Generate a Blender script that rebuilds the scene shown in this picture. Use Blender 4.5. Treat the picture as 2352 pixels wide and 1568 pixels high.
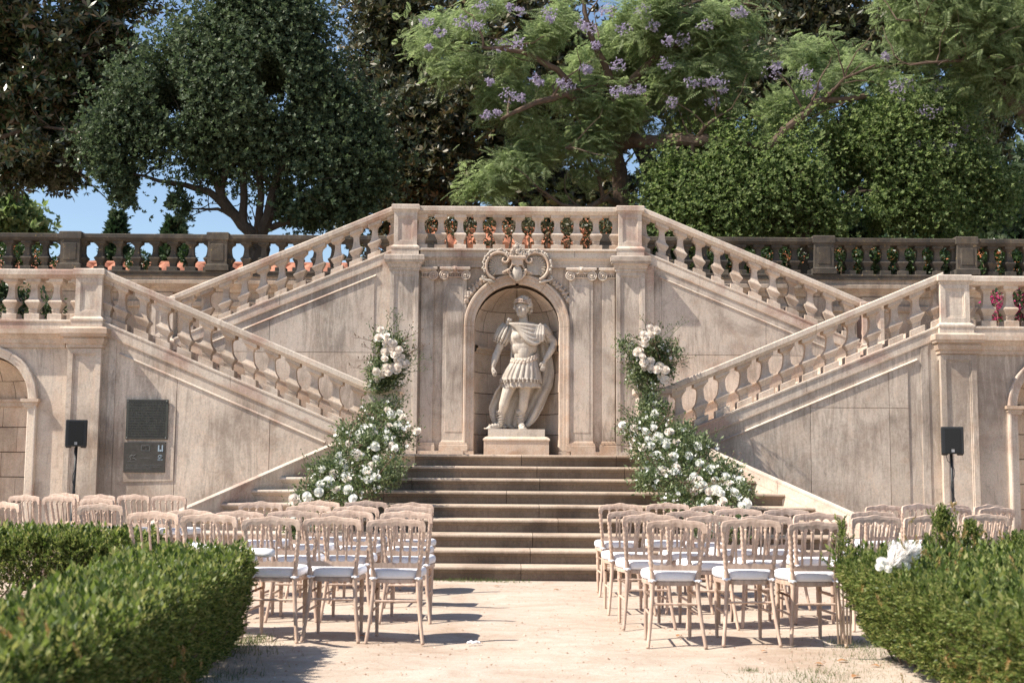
import bpy, bmesh, math, random
import numpy as np
from mathutils import Vector, Matrix, Quaternion

# ------------------------------------------------------------------ camera, sky, sun, exposure
SC = bpy.context.scene
for _o in list(bpy.data.objects): bpy.data.objects.remove(_o)
COL = SC.collection
R = math.radians
CAM = Vector((-0.09, 0.0, 1.31)); F_PX = 2800.0; PITCH = math.atan(273/2800.0); ROLL = R(0.42)
cd = bpy.data.cameras.new('camera'); cam = bpy.data.objects.new('camera', cd); COL.objects.link(cam)
cd.sensor_width = 36.0; cd.lens = F_PX/2352*36.0; cd.clip_start = 0.1; cd.clip_end = 3000
cam.location = CAM
cam.rotation_euler = (Matrix.Rotation(math.pi/2+PITCH, 4, 'X') @ Matrix.Rotation(ROLL, 4, 'Z')).to_euler()
cd.dof.use_dof = True; cd.dof.focus_distance = 16.5; cd.dof.aperture_fstop = 3.2
SC.camera = cam
SUN_DIR = Vector((0.80, 0.23, -1.0)).normalized()
W = bpy.data.worlds.new('World'); SC.world = W; W.use_nodes = True
nt = W.node_tree; nt.nodes.clear()
wo = nt.nodes.new('ShaderNodeOutputWorld'); bg = nt.nodes.new('ShaderNodeBackground'); sk = nt.nodes.new('ShaderNodeTexSky')
sk.sky_type = 'NISHITA'; sk.sun_disc = False
sk.sun_elevation = math.asin(-SUN_DIR.z); sk.sun_rotation = math.atan2(-SUN_DIR.x, -SUN_DIR.y) % (2*math.pi)
sk.air_density = 1.0; sk.dust_density = 0.6; sk.ozone_density = 1.2; sk.altitude = 50
bg.inputs['Strength'].default_value = 0.09
nt.links.new(sk.outputs[0], bg.inputs[0]); nt.links.new(bg.outputs[0], wo.inputs[0])
sd = bpy.data.lights.new('sun', 'SUN'); sd.energy = 4.7; sd.angle = R(0.5); sd.color = (1.0, 0.92, 0.81)
so = bpy.data.objects.new('sun', sd); COL.objects.link(so); so.rotation_euler = SUN_DIR.to_track_quat('-Z', 'Y').to_euler(); so.location = (-20, -5, 30)
SC.view_settings.view_transform = 'Standard'; SC.view_settings.look = 'None'
SC.view_settings.exposure = 0.95; SC.view_settings.gamma = 1.0; SC.view_settings.use_curve_mapping = False
SC.cycles.max_bounces = 8; SC.cycles.diffuse_bounces = 4; SC.cycles.transparent_max_bounces = 8
SC.cycles.use_denoising = True

def at(px, py, Y):
    """photograph position (2352 px wide) -> point of the place at depth Y"""
    u = px-1176; v = 784-py
    u2 = u*math.cos(ROLL)-v*math.sin(ROLL); v2 = u*math.sin(ROLL)+v*math.cos(ROLL)
    dy = math.cos(PITCH)-v2/F_PX*math.sin(PITCH); dz = math.sin(PITCH)+v2/F_PX*math.cos(PITCH)
    return Vector((u2/F_PX/dy*Y+CAM.x, Y, CAM.z+dz/dy*Y))
def atz(px, py, z):
    a = at(px, py, 1.0); t = (z-CAM.z)/(a.z-CAM.z)
    return Vector(((a.x-CAM.x)*t+CAM.x, t, z))

# ------------------------------------------------------------------ materials
def newmat(name):
    m = bpy.data.materials.new(name); m.use_nodes = True
    n = m.node_tree.nodes; l = m.node_tree.links
    b = n['Principled BSDF']
    return m, n, l, b
def node(n, t, **k):
    x = n.new(t)
    for a, v in k.items():
        if a.startswith('i_'): x.inputs[int(a[2:]) if a[2:].isdigit() else a[2:]].default_value = v
        else: setattr(x, a, v)
    return x
def ramp(n, stops):
    r = n.new('ShaderNodeValToRGB'); e = r.color_ramp.elements
    while len(e) > 1: e.remove(e[-1])
    e[0].position = stops[0][0]; c = stops[0][1]; e[0].color = (*c, 1) if len(c) == 3 else c
    for p, c in stops[1:]:
        q = e.new(p); q.color = (*c, 1)
    return r
def noise(n, l, vec, scale, detail=6, rough=0.6, dist=0.0):
    x = n.new('ShaderNodeTexNoise'); x.inputs['Scale'].default_value = scale; x.inputs['Detail'].default_value = detail
    x.inputs['Roughness'].default_value = rough; x.inputs['Distortion'].default_value = dist
    l.new(vec, x.inputs['Vector']); return x
def mapping(n, l, vec, sc, loc=(0, 0, 0)):
    m = n.new('ShaderNodeMapping'); m.inputs['Scale'].default_value = sc; m.inputs['Location'].default_value = loc
    l.new(vec, m.inputs['Vector']); return m.outputs[0]
def mix(n, l, fac, a, b, mode='MIX'):
    m = n.new('ShaderNodeMix'); m.data_type = 'RGBA'; m.blend_type = mode; m.clamp_factor = True
    for s, v in ((m.inputs['Factor'], fac), (m.inputs[6], a), (m.inputs[7], b)):
        if hasattr(v, 'is_output') or isinstance(v, bpy.types.NodeSocket): l.new(v, s)
        elif isinstance(v, (tuple, list)): s.default_value = (*v, 1) if len(v) == 3 else v
        else: s.default_value = v
    return m.outputs[2]

def stone(name, base, dark, stain, *a, **k):
    wm = lambda c: (c[0]*1.01, c[1]*0.995, c[2]*0.97)
    return stone_(name, wm(base), wm(dark), wm(stain), *a, **k)
def stone_(name, base, dark, stain, streak=0.5, lichen=0.0, warm=0.35, warmcol=(0.50, 0.30, 0.19), rough=0.85, bump=0.25, grimecol=(0.10, 0.085, 0.075), scale=1.0, topgrime=False):
    m, n, l, b = newmat(name)
    geo = n.new('ShaderNodeNewGeometry'); P = geo.outputs['Position']
    # broad tone
    n1 = noise(n, l, P, 1.3*scale, 5, 0.6, 0.4)
    r1 = ramp(n, [(0.36, dark), (0.50, base), (0.68, tuple(min(1, c*1.13) for c in base))])
    l.new(n1.outputs[0], r1.inputs[0]); c = r1.outputs[0]
    # pinkish veins / patches
    n2 = noise(n, l, P, 3.1*scale, 8, 0.7, 1.2); r2 = ramp(n, [(0.46, (0, 0, 0)), (0.68, (1, 1, 1))]); l.new(n2.outputs[0], r2.inputs[0])
    mm = n.new('ShaderNodeMath'); mm.operation = 'MULTIPLY'; mm.inputs[1].default_value = warm; l.new(r2.outputs[0], mm.inputs[0])
    c = mix(n, l, mm.outputs[0], c, warmcol)
    # vertical run-off streaks
    v = mapping(n, l, P, (11*scale, 11*scale, 1.5)); n3 = noise(n, l, v, 1.0, 9, 0.74, 1.6)
    n3b = noise(n, l, P, 0.75*scale, 3, 0.6, 0.0); ad = n.new('ShaderNodeMath'); ad.operation = 'ADD'
    l.new(n3.outputs[0], ad.inputs[0]); l.new(n3b.outputs[0], ad.inputs[1])
    r3 = ramp(n, [(0.98, (0, 0, 0)), (1.0, (0, 0, 0))]); r3.color_ramp.elements[0].position = 0.52; r3.color_ramp.elements[1].position = 0.64
    r3.color_ramp.elements[1].color = (1, 1, 1, 1)
    hv = n.new('ShaderNodeMath'); hv.operation = 'MULTIPLY'; hv.inputs[1].default_value = 0.55; l.new(ad.outputs[0], hv.inputs[0]); l.new(hv.outputs[0], r3.inputs[0])
    ms = n.new('ShaderNodeMath'); ms.operation = 'MULTIPLY'; ms.inputs[1].default_value = streak*0.62; l.new(r3.outputs[0], ms.inputs[0])
    c = mix(n, l, ms.outputs[0], c, stain)
    # fine speckle
    n4 = noise(n, l, P, 46*scale, 4, 0.75); r4 = ramp(n, [(0.35, (0.72, 0.72, 0.72)), (0.55, (1, 1, 1)), (0.8, (1.12, 1.12, 1.12))]); l.new(n4.outputs[0], r4.inputs[0])
    c = mix(n, l, 0.75, c, r4.outputs[0], 'MULTIPLY')
    # dark lichen blotches
    n5 = noise(n, l, P, 9*scale, 9, 0.78, 0.6); r5 = ramp(n, [(0.56, (0, 0, 0)), (0.66, (1, 1, 1))]); l.new(n5.outputs[0], r5.inputs[0])
    lm = n.new('ShaderNodeMath'); lm.operation = 'MULTIPLY'; lm.inputs[1].default_value = 0.18+lichen*0.8; l.new(r5.outputs[0], lm.inputs[0])
    c = mix(n, l, lm.outputs[0], c, grimecol)
    if lichen > 0.3:
        n6 = noise(n, l, P, 2.2, 6, 0.7, 0.5); r6 = ramp(n, [(0.38, (1, 1, 1)), (0.62, (0, 0, 0))]); l.new(n6.outputs[0], r6.inputs[0])
        l6 = n.new('ShaderNodeMath'); l6.operation = 'MULTIPLY'; l6.inputs[1].default_value = lichen; l.new(r6.outputs[0], l6.inputs[0])
        c = mix(n, l, l6.outputs[0], c, grimecol)
        n7 = noise(n, l, P, 14, 5, 0.6); r7 = ramp(n, [(0.64, (0, 0, 0)), (0.70, (1, 1, 1))]); l.new(n7.outputs[0], r7.inputs[0])
        l7 = n.new('ShaderNodeMath'); l7.operation = 'MULTIPLY'; l7.inputs[1].default_value = 0.5; l.new(r7.outputs[0], l7.inputs[0])
        c = mix(n, l, l7.outputs[0], c, (0.38, 0.27, 0.12))
    if name in ('baluster_limestone', 'blackened_terrace_stone', 'step_stone', 'worn_step_edge_stone', 'niche_block_stone', 'weathered_panel_limestone'):
        oi = n.new('ShaderNodeObjectInfo'); ro = ramp(n, [(0, (.84,.82,.80)), (.5, (1,1,1)), (1, (1.1,1.09,1.08))]) if name != 'weathered_panel_limestone' else ramp(n, [(0, (.93,.92,.91)), (1, (1.05,1.05,1.05))]); l.new(oi.outputs['Random'], ro.inputs[0]); c = mix(n, l, 1.0, c, ro.outputs[0], 'MULTIPLY')
    l.new(c, b.inputs['Base Color']); b.inputs['Roughness'].default_value = rough
    b.inputs['Specular IOR Level'].default_value = 0.25
    bp = n.new('ShaderNodeBump'); bp.inputs['Strength'].default_value = bump; bp.inputs['Distance'].default_value = 0.01
    nb = noise(n, l, P, 30*scale, 8, 0.8); nb2 = mix(n, l, 0.5, nb.outputs[0], n5.outputs[0])
    l.new(nb2, bp.inputs['Height']); l.new(bp.outputs[0], b.inputs['Normal'])
    return m

M = {}
M['lime'] = stone('pale_limestone', (0.60, 0.525, 0.45), (0.42, 0.295, 0.245), (0.22, 0.175, 0.145), 0.6, 0.03, 0.25)
M['wall'] = stone('weathered_panel_limestone', (0.585, 0.505, 0.43), (0.40, 0.33, 0.275), (0.19, 0.155, 0.13), 0.85, 0.10, 0.28)
M['grey'] = stone('grey_weathered_limestone', (0.52, 0.455, 0.395), (0.32, 0.27, 0.23), (0.15, 0.12, 0.10), 0.9, 0.16, 0.2)
M['orange'] = stone('orange_stained_limestone', (0.56, 0.465, 0.385), (0.42, 0.32, 0.245), (0.26, 0.19, 0.145), 0.5, 0.03, 0.5, (0.50, 0.30, 0.18))
M['balu'] = stone('baluster_limestone', (0.56, 0.48, 0.41), (0.39, 0.31, 0.25), (0.21, 0.165, 0.135), 0.45, 0.08, 0.45, (0.48, 0.31, 0.20), scale=1.6)
M['old'] = stone('blackened_terrace_stone', (0.115, 0.098, 0.080), (0.060, 0.053, 0.045), (0.038, 0.034, 0.030), 0.8, 0.75, 0.35, (0.22, 0.15, 0.075), grimecol=(0.035, 0.032, 0.030))
M['oldwall'] = stone('old_terrace_wall_stone', (0.40, 0.33, 0.265), (0.26, 0.21, 0.17), (0.11, 0.09, 0.075), 0.85, 0.22, 0.3)
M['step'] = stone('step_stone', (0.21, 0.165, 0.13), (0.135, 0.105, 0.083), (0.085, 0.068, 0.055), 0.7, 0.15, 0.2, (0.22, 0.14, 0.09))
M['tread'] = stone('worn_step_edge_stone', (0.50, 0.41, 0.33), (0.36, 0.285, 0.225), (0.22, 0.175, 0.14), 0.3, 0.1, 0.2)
M['niche'] = stone('niche_block_stone', (0.66, 0.55, 0.45), (0.50, 0.40, 0.32), (0.28, 0.21, 0.165), 0.5, 0.05, 0.35)
M['joint'] = stone('dark_joint', (0.12, 0.085, 0.062), (0.08, 0.06, 0.045), (0.05, 0.04, 0.03), 0.3)
M['marble'] = stone_('statue_marble', (0.54, 0.48, 0.41), (0.40, 0.345, 0.285), (0.24, 0.20, 0.165), 0.6, 0.0, 0.12, (0.5, 0.37, 0.26), rough=0.6, bump=0.1)
M['pale_step'] = stone('clean_sunlit_step_end_stone', (0.50, 0.42, 0.34), (0.38, 0.30, 0.24), (0.2, 0.16, 0.12), 0.4, 0.05, 0.2)  # left step ends: cleaner stone, with sunlight put into the pale colour

def plain(name, col, rough=0.6, var=0.0, scale=20, spec=0.4, bump=0.0):
    m, n, l, b = newmat(name)
    b.inputs['Roughness'].default_value = rough; b.inputs['Specular IOR Level'].default_value = spec
    if var:
        g = n.new('ShaderNodeNewGeometry'); x = noise(n, l, g.outputs['Position'], scale, 6, 0.7)
        r = ramp(n, [(0.3, tuple(c*(1-var) for c in col)), (0.7, tuple(min(1, c*(1+var)) for c in col))]); l.new(x.outputs[0], r.inputs[0]); l.new(r.outputs[0], b.inputs['Base Color'])
        if bump:
            bp = n.new('ShaderNodeBump'); bp.inputs['Strength'].default_value = bump; bp.inputs['Distance'].default_value = 0.01; l.new(x.outputs[0], bp.inputs['Height']); l.new(bp.outputs[0], b.inputs['Normal'])
    else: b.inputs['Base Color'].default_value = (*col, 1)
    return m

def leafmat(name, cols, rough=0.45, trans=0.3, spec=0.5, patch=None, patchscale=1.0):
    """colour varies leaf by leaf; thin leaves let some light through"""
    m, n, l, b = newmat(name)
    g = n.new('ShaderNodeNewGeometry')
    r = ramp(n, [(i/(len(cols)-1), c) for i, c in enumerate(cols)]); l.new(g.outputs['Random Per Island'], r.inputs[0]); c = r.outputs[0]
    if patch:
        x = noise(n, l, g.outputs['Position'], patchscale, 4, 0.6); rr = ramp(n, [(0.52, (0, 0, 0)), (0.68, (1, 1, 1))]); l.new(x.outputs[0], rr.inputs[0])
        c = mix(n, l, rr.outputs[0], c, patch)
    l.new(c, b.inputs['Base Color']); b.inputs['Roughness'].default_value = rough; b.inputs['Specular IOR Level'].default_value = spec
    if trans:
        t = n.new('ShaderNodeBsdfTranslucent'); br = n.new('ShaderNodeHueSaturation'); br.inputs['Value'].default_value = 1.5; br.inputs['Saturation'].default_value = 1.1
        l.new(c, br.inputs['Color']); l.new(br.outputs[0], t.inputs['Color'])
        ms = n.new('ShaderNodeMixShader'); ms.inputs[0].default_value = trans
        l.new(b.outputs[0], ms.inputs[1]); l.new(t.outputs[0], ms.inputs[2])
        o = [x for x in n if x.type == 'OUTPUT_MATERIAL'][0]; l.new(ms.outputs[0], o.inputs['Surface'])
    return m

# ------------------------------------------------------------------ mesh helpers
class MB:
    def __init__(s): s.v = []; s.f = []
    def add(s, v, f):
        o = len(s.v); s.v += [tuple(p) for p in v]; s.f += [tuple(i+o for i in q) for q in f]; return s
    def box(s, x0, x1, y0, y1, z0, z1):
        return s.add([(x0,y0,z0),(x1,y0,z0),(x1,y1,z0),(x0,y1,z0),(x0,y0,z1),(x1,y0,z1),(x1,y1,z1),(x0,y1,z1)],
                     [(3,2,1,0),(4,5,6,7),(0,1,5,4),(1,2,6,5),(2,3,7,6),(3,0,4,7)])
    def stack(s, cx, cy, rows, slope=0.0):
        """pile of rectangles [(z, half x, half y)], closed"""
        v = []; f = []
        for z, a, b_ in rows:
            for sx, sy in ((-1,-1),(1,-1),(1,1),(-1,1)): v.append((cx+sx*a, cy+sy*b_, z+slope*sx*a))
        n = len(rows)
        for i in range(n-1):
            for k in range(4): f.append((i*4+k, i*4+(k+1)%4, (i+1)*4+(k+1)%4, (i+1)*4+k))
        f.append((3,2,1,0)); f.append(tuple((n-1)*4+k for k in range(4)))
        return s.add(v, f)
    def sweep(s, path, prof, closed=True):
        """profile [(y,z)] carried along path [(x,z)] with upright cuts; section runs so that normals face out"""
        v = []; f = []; n = len(prof)
        for x, z in path:
            for y, pz in prof: v.append((x, y, z+pz))
        for i in range(len(path)-1):
            for k in range(n): f.append((i*n+k, i*n+(k+1)%n, (i+1)*n+(k+1)%n, (i+1)*n+k))
        f.append(tuple(range(n-1,-1,-1))); f.append(tuple((len(path)-1)*n+k for k in range(n)))
        return s.add(v, f)
    def prism(s, poly, y0, y1):
        """outline [(x,z)] given depth"""
        n = len(poly); v = [(x,y0,z) for x,z in poly]+[(x,y1,z) for x,z in poly]
        f = [tuple(range(n)), tuple(range(2*n-1,n-1,-1))]+[(k,(k+1)%n+0,(k+1)%n+n,k+n)[::-1] for k in range(n)]
        return s.add(v, f)
    def hprism(s, poly, z0, z1):
        n = len(poly); v = [(x,y,z0) for x,y in poly]+[(x,y,z1) for x,y in poly]
        f = [tuple(range(n))[::-1], tuple(range(n,2*n))]+[(k,(k+1)%n,(k+1)%n+n,k+n) for k in range(n)]
        return s.add(v, f)
    def fielded(s, poly, y, out, bev):
        """panel standing proud of a wall with a bevelled rim; poly in (x,z), front towards -y"""
        n = len(poly); cx = sum(p[0] for p in poly)/n; cz = sum(p[1] for p in poly)/n
        area = sum(poly[i][0]*poly[(i+1)%n][1]-poly[(i+1)%n][0]*poly[i][1] for i in range(n))
        if area < 0: poly = poly[::-1]
        inn = []
        for i in range(n):
            p = Vector(poly[i]); a = (p-Vector(poly[i-1])).normalized(); b_ = (Vector(poly[(i+1)%n])-p).normalized()
            na = Vector((-a.y, a.x)); nb = Vector((-b_.y, b_.x)); k = (na+nb); k = k/max(0.2, k.dot(na)); inn.append(p+k*bev)
        v = [(x, y, z) for x, z in poly]+[(q.x, y-out, q.y) for q in inn]
        f = [tuple(range(n, 2*n))]+[(k, (k+1)%n, (k+1)%n+n, k+n) for k in range(n)]
        return s.add(v, f)
    def tube(s, pts, rad, seg=8, cap=True):
        pts = [Vector(p) for p in pts]; n = len(pts)
        if not hasattr(rad, '__len__'): rad = [rad]*n
        v = []; f = []; up = Vector((0.13, 0.27, 0.95))
        prev = None
        for i, p in enumerate(pts):
            t = (pts[min(i+1, n-1)]-pts[max(i-1, 0)])
            t = t.normalized() if t.length > 1e-9 else Vector((0,0,1))
            if prev is None:
                a = t.cross(up); a = a.normalized() if a.length > 1e-4 else Vector((1,0,0))
            else:
                a = (prev-t*prev.dot(t)); a = a.normalized() if a.length > 1e-6 else prev
            prev = a; b_ = t.cross(a)
            for k in range(seg):
                w = 2*math.pi*k/seg; v.append(p+(a*math.cos(w)+b_*math.sin(w))*rad[i])
        for i in range(n-1):
            for k in range(seg): f.append((i*seg+k, i*seg+(k+1)%seg, (i+1)*seg+(k+1)%seg, (i+1)*seg+k))
        if cap: f.append(tuple(range(seg-1,-1,-1))); f.append(tuple((n-1)*seg+k for k in range(seg)))
        return s.add(v, f)
    def ball(s, c, r, seg=8, rings=6, sc=(1,1,1), rot=None):
        v = []; f = []
        for i in range(rings+1):
            th = math.pi*i/rings
            for k in range(seg):
                ph = 2*math.pi*k/seg; q = Vector((math.sin(th)*math.cos(ph)*sc[0], math.sin(th)*math.sin(ph)*sc[1], math.cos(th)*sc[2]))*r
                if rot: q = rot @ q
                v.append(q+Vector(c))
        for i in range(rings):
            for k in range(seg): f.append((i*seg+k, (i+1)*seg+k, (i+1)*seg+(k+1)%seg, i*seg+(k+1)%seg))
        return s.add(v, f)
    def mesh(s, name, mat=None, smooth=False):
        me = bpy.data.meshes.new(name); me.from_pydata([tuple(p) for p in s.v], [], s.f); me.validate(); me.update()
        bm = bmesh.new(); bm.from_mesh(me); bmesh.ops.remove_doubles(bm, verts=bm.verts, dist=1e-6)
        bmesh.ops.recalc_face_normals(bm, faces=bm.faces); bm.to_mesh(me); bm.free()
        if mat:
            for q in (mat if isinstance(mat, (list, tuple)) else [mat]): me.materials.append(q)
        if smooth: me.polygons.foreach_set('use_smooth', [True]*len(me.polygons))
        return me
    def build(s, name, mat, parent=None, smooth=False, label=None):
        """shapes are given in world coordinates; a part is stored relative to its thing"""
        me = s.mesh(name, mat, smooth)
        off = world_loc(parent) if parent else Vector((0,0,0))
        if parent: me.transform(Matrix.Translation(-off))
        return link(name, me, parent, (0,0,0), label=label)

def world_loc(o):
    p = Vector(o.location)
    while o.parent: o = o.parent; p = p+Vector(o.location)
    return p
def link(name, me, parent=None, loc=(0,0,0), rot=None, label=None, scale=None):
    o = bpy.data.objects.new(name, me); COL.objects.link(o); o.location = loc
    if rot: o.rotation_euler = rot
    if scale: o.scale = scale
    if parent: o.parent = parent
    if label: o['label'] = label
    return o
def thing(name, label, cat, loc=(0,0,0), group=None, rz=0.0):
    o = bpy.data.objects.new(name, None); COL.objects.link(o); o.location = loc; o.rotation_euler = (0,0,rz)
    o.empty_display_size = 0.1
    o['label'] = label; o['category'] = cat
    if group: o['group'] = group
    return o
def tag(o, label, cat, group=None):
    o['label'] = label; o['category'] = cat
    if group: o['group'] = group
    return o
def structure(o): o['kind'] = 'structure'; return o
BR = random.Random(99)
def at_part(name, me, parent, wpos, rot=None, scale=None, label=None):
    if name == 'baluster': k = BR.uniform(.965, 1.02); scale = (k, k, 1); rot = (0, 0, R(BR.uniform(-1.6, 1.6)))
    return link(name, me, parent, Vector(wpos)-world_loc(parent), rot, label, scale)
def copy_tree(o, parent=None):
    c = o.copy(); COL.objects.link(c)
    if parent: c.parent = parent
    for ch in [x for x in CHILD.get(o.name, [])]: copy_tree(ch, c)
    return c
CHILD = {}

def scatter(name, tv, tf, pos, rot, scl, mat, parent=None, smooth=False):
    """many copies of a small template written into one mesh. pos (n,3) world, rot (n,3,3), scl (n,) or (n,3)"""
    tv = np.asarray(tv, float); n = len(pos); k = len(tv)
    scl = np.asarray(scl, float)
    if scl.ndim == 1: scl = np.repeat(scl[:, None], 3, 1)
    V = np.einsum('nij,nkj->nki', rot, tv[None]*scl[:, None, :])+np.asarray(pos)[:, None, :]
    if parent is not None: V = V-np.array(world_loc(parent))
    V = V.reshape(-1, 3)
    me = bpy.data.meshes.new(name)
    lens = np.array([len(q) for q in tf]); flat = np.concatenate([np.array(q) for q in tf])
    L = (flat[None]+(np.arange(n)*k)[:, None]).reshape(-1); totals = np.tile(lens, n); starts = np.concatenate([[0], np.cumsum(totals)[:-1]])
    me.vertices.add(len(V)); me.vertices.foreach_set('co', V.astype(np.float32).ravel())
    me.loops.add(len(L)); me.loops.foreach_set('vertex_index', L.astype(np.int32))
    me.polygons.add(len(totals)); me.polygons.foreach_set('loop_start', starts.astype(np.int32)); me.polygons.foreach_set('loop_total', totals.astype(np.int32))
    me.update(calc_edges=True); me.materials.append(mat)
    if smooth: me.polygons.foreach_set('use_smooth', np.ones(len(totals), bool))
    return link(name, me, parent)

RNG = np.random.default_rng(7)
def rand_rot(n, rng=RNG, tilt=None, up=None):
    """random rotation matrices; template's +z is turned to 'up' directions (n,3) when given"""
    if up is None:
        u = rng.normal(size=(n, 3))
    else: u = np.array(up, float)+0
    if tilt: u = u+rng.normal(size=(n, 3))*tilt
    u /= np.linalg.norm(u, axis=1)[:, None]+1e-9
    a = rng.normal(size=(n, 3)); a -= (a*u).sum(1)[:, None]*u; a /= np.linalg.norm(a, axis=1)[:, None]+1e-9
    b = np.cross(u, a)
    return np.stack([a, b, u], axis=2)
LEAF_V = [(0,0,0),(0.28,0.5,0.06),(0,1,0),(-0.28,0.5,0.06)]; LEAF_F = [(0,1,2,3)]
# ------------------------------------------------------------------ ground and terraces
def ground_material():
    m, n, l, b = newmat('packed_sandy_earth')
    g = n.new('ShaderNodeNewGeometry'); P = g.outputs['Position']
    a = noise(n, l, P, 0.9, 6, 0.65, 0.5); r = ramp(n, [(0.3, (0.38, 0.30, 0.235)), (0.46, (0.455, 0.385, 0.32)), (0.72, (0.50, 0.435, 0.37))]); l.new(a.outputs[0], r.inputs[0]); c = r.outputs[0]
    v = mapping(n, l, P, (1.1, 2.2, 1)); a2 = noise(n, l, v, 1.6, 8, 0.75, 0.8); r2 = ramp(n, [(0.38, (0.86, 0.80, 0.76)), (0.6, (1.04, 1.04, 1.04))]); l.new(a2.outputs[0], r2.inputs[0])
    c = mix(n, l, 0.9, c, r2.outputs[0], 'MULTIPLY')
    a3 = noise(n, l, P, 55, 5, 0.8); r3 = ramp(n, [(0.3, (0.58, 0.53, 0.49)), (0.46, (1, 1, 1)), (0.75, (1.12, 1.12, 1.12))]); l.new(a3.outputs[0], r3.inputs[0])
    c = mix(n, l, 0.8, c, r3.outputs[0], 'MULTIPLY')
    a4 = noise(n, l, P, 6, 6, 0.75); r4 = ramp(n, [(0.57, (0, 0, 0)), (0.70, (0.55, 0.55, 0.55))]); l.new(a4.outputs[0], r4.inputs[0])
    c = mix(n, l, r4.outputs[0], c, (0.36, 0.235, 0.165))
    l.new(c, b.inputs['Base Color']); b.inputs['Roughness'].default_value = 0.95; b.inputs['Specular IOR Level'].default_value = 0.1
    bp = n.new('ShaderNodeBump'); bp.inputs['Strength'].default_value = 0.5; bp.inputs['Distance'].default_value = 0.02
    h = mix(n, l, 0.5, a3.outputs[0], a4.outputs[0]); l.new(h, bp.inputs['Height']); l.new(bp.outputs[0], b.inputs['Normal'])
    return m
M['sand'] = ground_material()
M['soil'] = plain('terrace_soil', (0.16, 0.13, 0.09), 0.95, 0.3, 3)
rg = np.random.default_rng(3)
xs = np.concatenate([[-600, -60, -20], np.linspace(-12, 12, 121), [20, 60, 600]]); ys = np.concatenate([[-600, -40], np.linspace(-2, 16.9, 100), [40, 600]])
gb = MB(); hs = rg.normal(size=(40, 60)); vv = []
def hfun(x, y):
    return 0.012*math.sin(x*1.7+0.6*math.sin(y*1.1))*math.cos(y*2.1)+0.007*math.sin(x*4.3+y*2.2)+0.004*math.sin(x*9.1-y*7.3)
for y in ys:
    for x in xs: gb.v.append((x, y, hfun(x, y) if abs(x) < 12.5 and -2.5 < y < 13.4 else 0.0))
nx = len(xs)
for j in range(len(ys)-1):
    for i in range(nx-1): gb.f.append((j*nx+i, j*nx+i+1, (j+1)*nx+i+1, (j+1)*nx+i))
structure(gb.build('ground', M['sand'], smooth=True))
tb = MB(); tb.box(-60, 60, 22.62, 120, 0.2, 4.74); structure(tb.build('terrace_ground', M['soil']))
tb = MB()
for s in (-1, 1):
    x0, x1 = sorted((s*5.55, s*14)); tb.box(x0, x1, 17.35, 22.5, 0.2, 3.13); tb.box(x0, x1, 16.82, 17.348, 2.98, 3.128)
tb.box(-2.05, 2.05, 20.0, 22.5, 0.2, 4.63)
structure(tb.build('landing_floors', M['lime']))

# ------------------------------------------------------------------ profiles
FW, FY, WY, BY = 16.5, 16.64, 19.3, 22.5            # front wall face, front balustrade line, niche wall face, terrace balustrade
def cope_prof(yc, h=0.16):
    return [(yc-h,-0.078),(yc-h,-0.014),(yc-h+0.014,0),(yc+h-0.014,0),(yc+h,-0.014),(yc+h,-0.078),(yc+h-0.02,-0.086),(yc+h-0.035,-0.112),(yc+h-0.055,-0.125),(yc-h+0.055,-0.125),(yc-h+0.035,-0.112),(yc-h+0.02,-0.086)]
def foot_prof(yc, h=0.165, drop=0.16):
    return [(yc-h,-0.028),(yc-h,-0.006),(yc-h+0.008,0.001),(yc+h-0.008,0.001),(yc+h,-0.006),(yc+h,-drop),(yc-h+0.012,-drop),(yc-h+0.012,-0.036),(yc-h+0.004,-0.034)]
BAL = [(0,.1),(.083,.1),(.088,.094),(.090,.054),(.13,.054),(.133,.060),(.146,.060),(.152,.054),(.172,.062),(.205,.080),(.242,.1),(.258,.1),(.268,.090),(.285,.073),(.31,.059),(.345,.052),(.39,.046),(.44,.043),(.458,.043),(.462,.047),(.474,.047),(.478,.050),(.495,.056),(.515,.080),(.525,.084),(.527,.1),(.577,.1)]
def bal_mesh(name, slope, mat, k=1.0):
    b = MB(); b.stack(0, 0, [(z*k, w, w) for z, w in BAL], slope); return b.mesh(name, mat)
BM = {(0,'balu'): bal_mesh('baluster', 0, M['balu']), (1,'balu'): bal_mesh('baluster', 0.42, M['balu']), (-1,'balu'): bal_mesh('baluster', -0.42, M['balu']), (0,'old'): bal_mesh('baluster', 0, M['old'], 0.97)}

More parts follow.
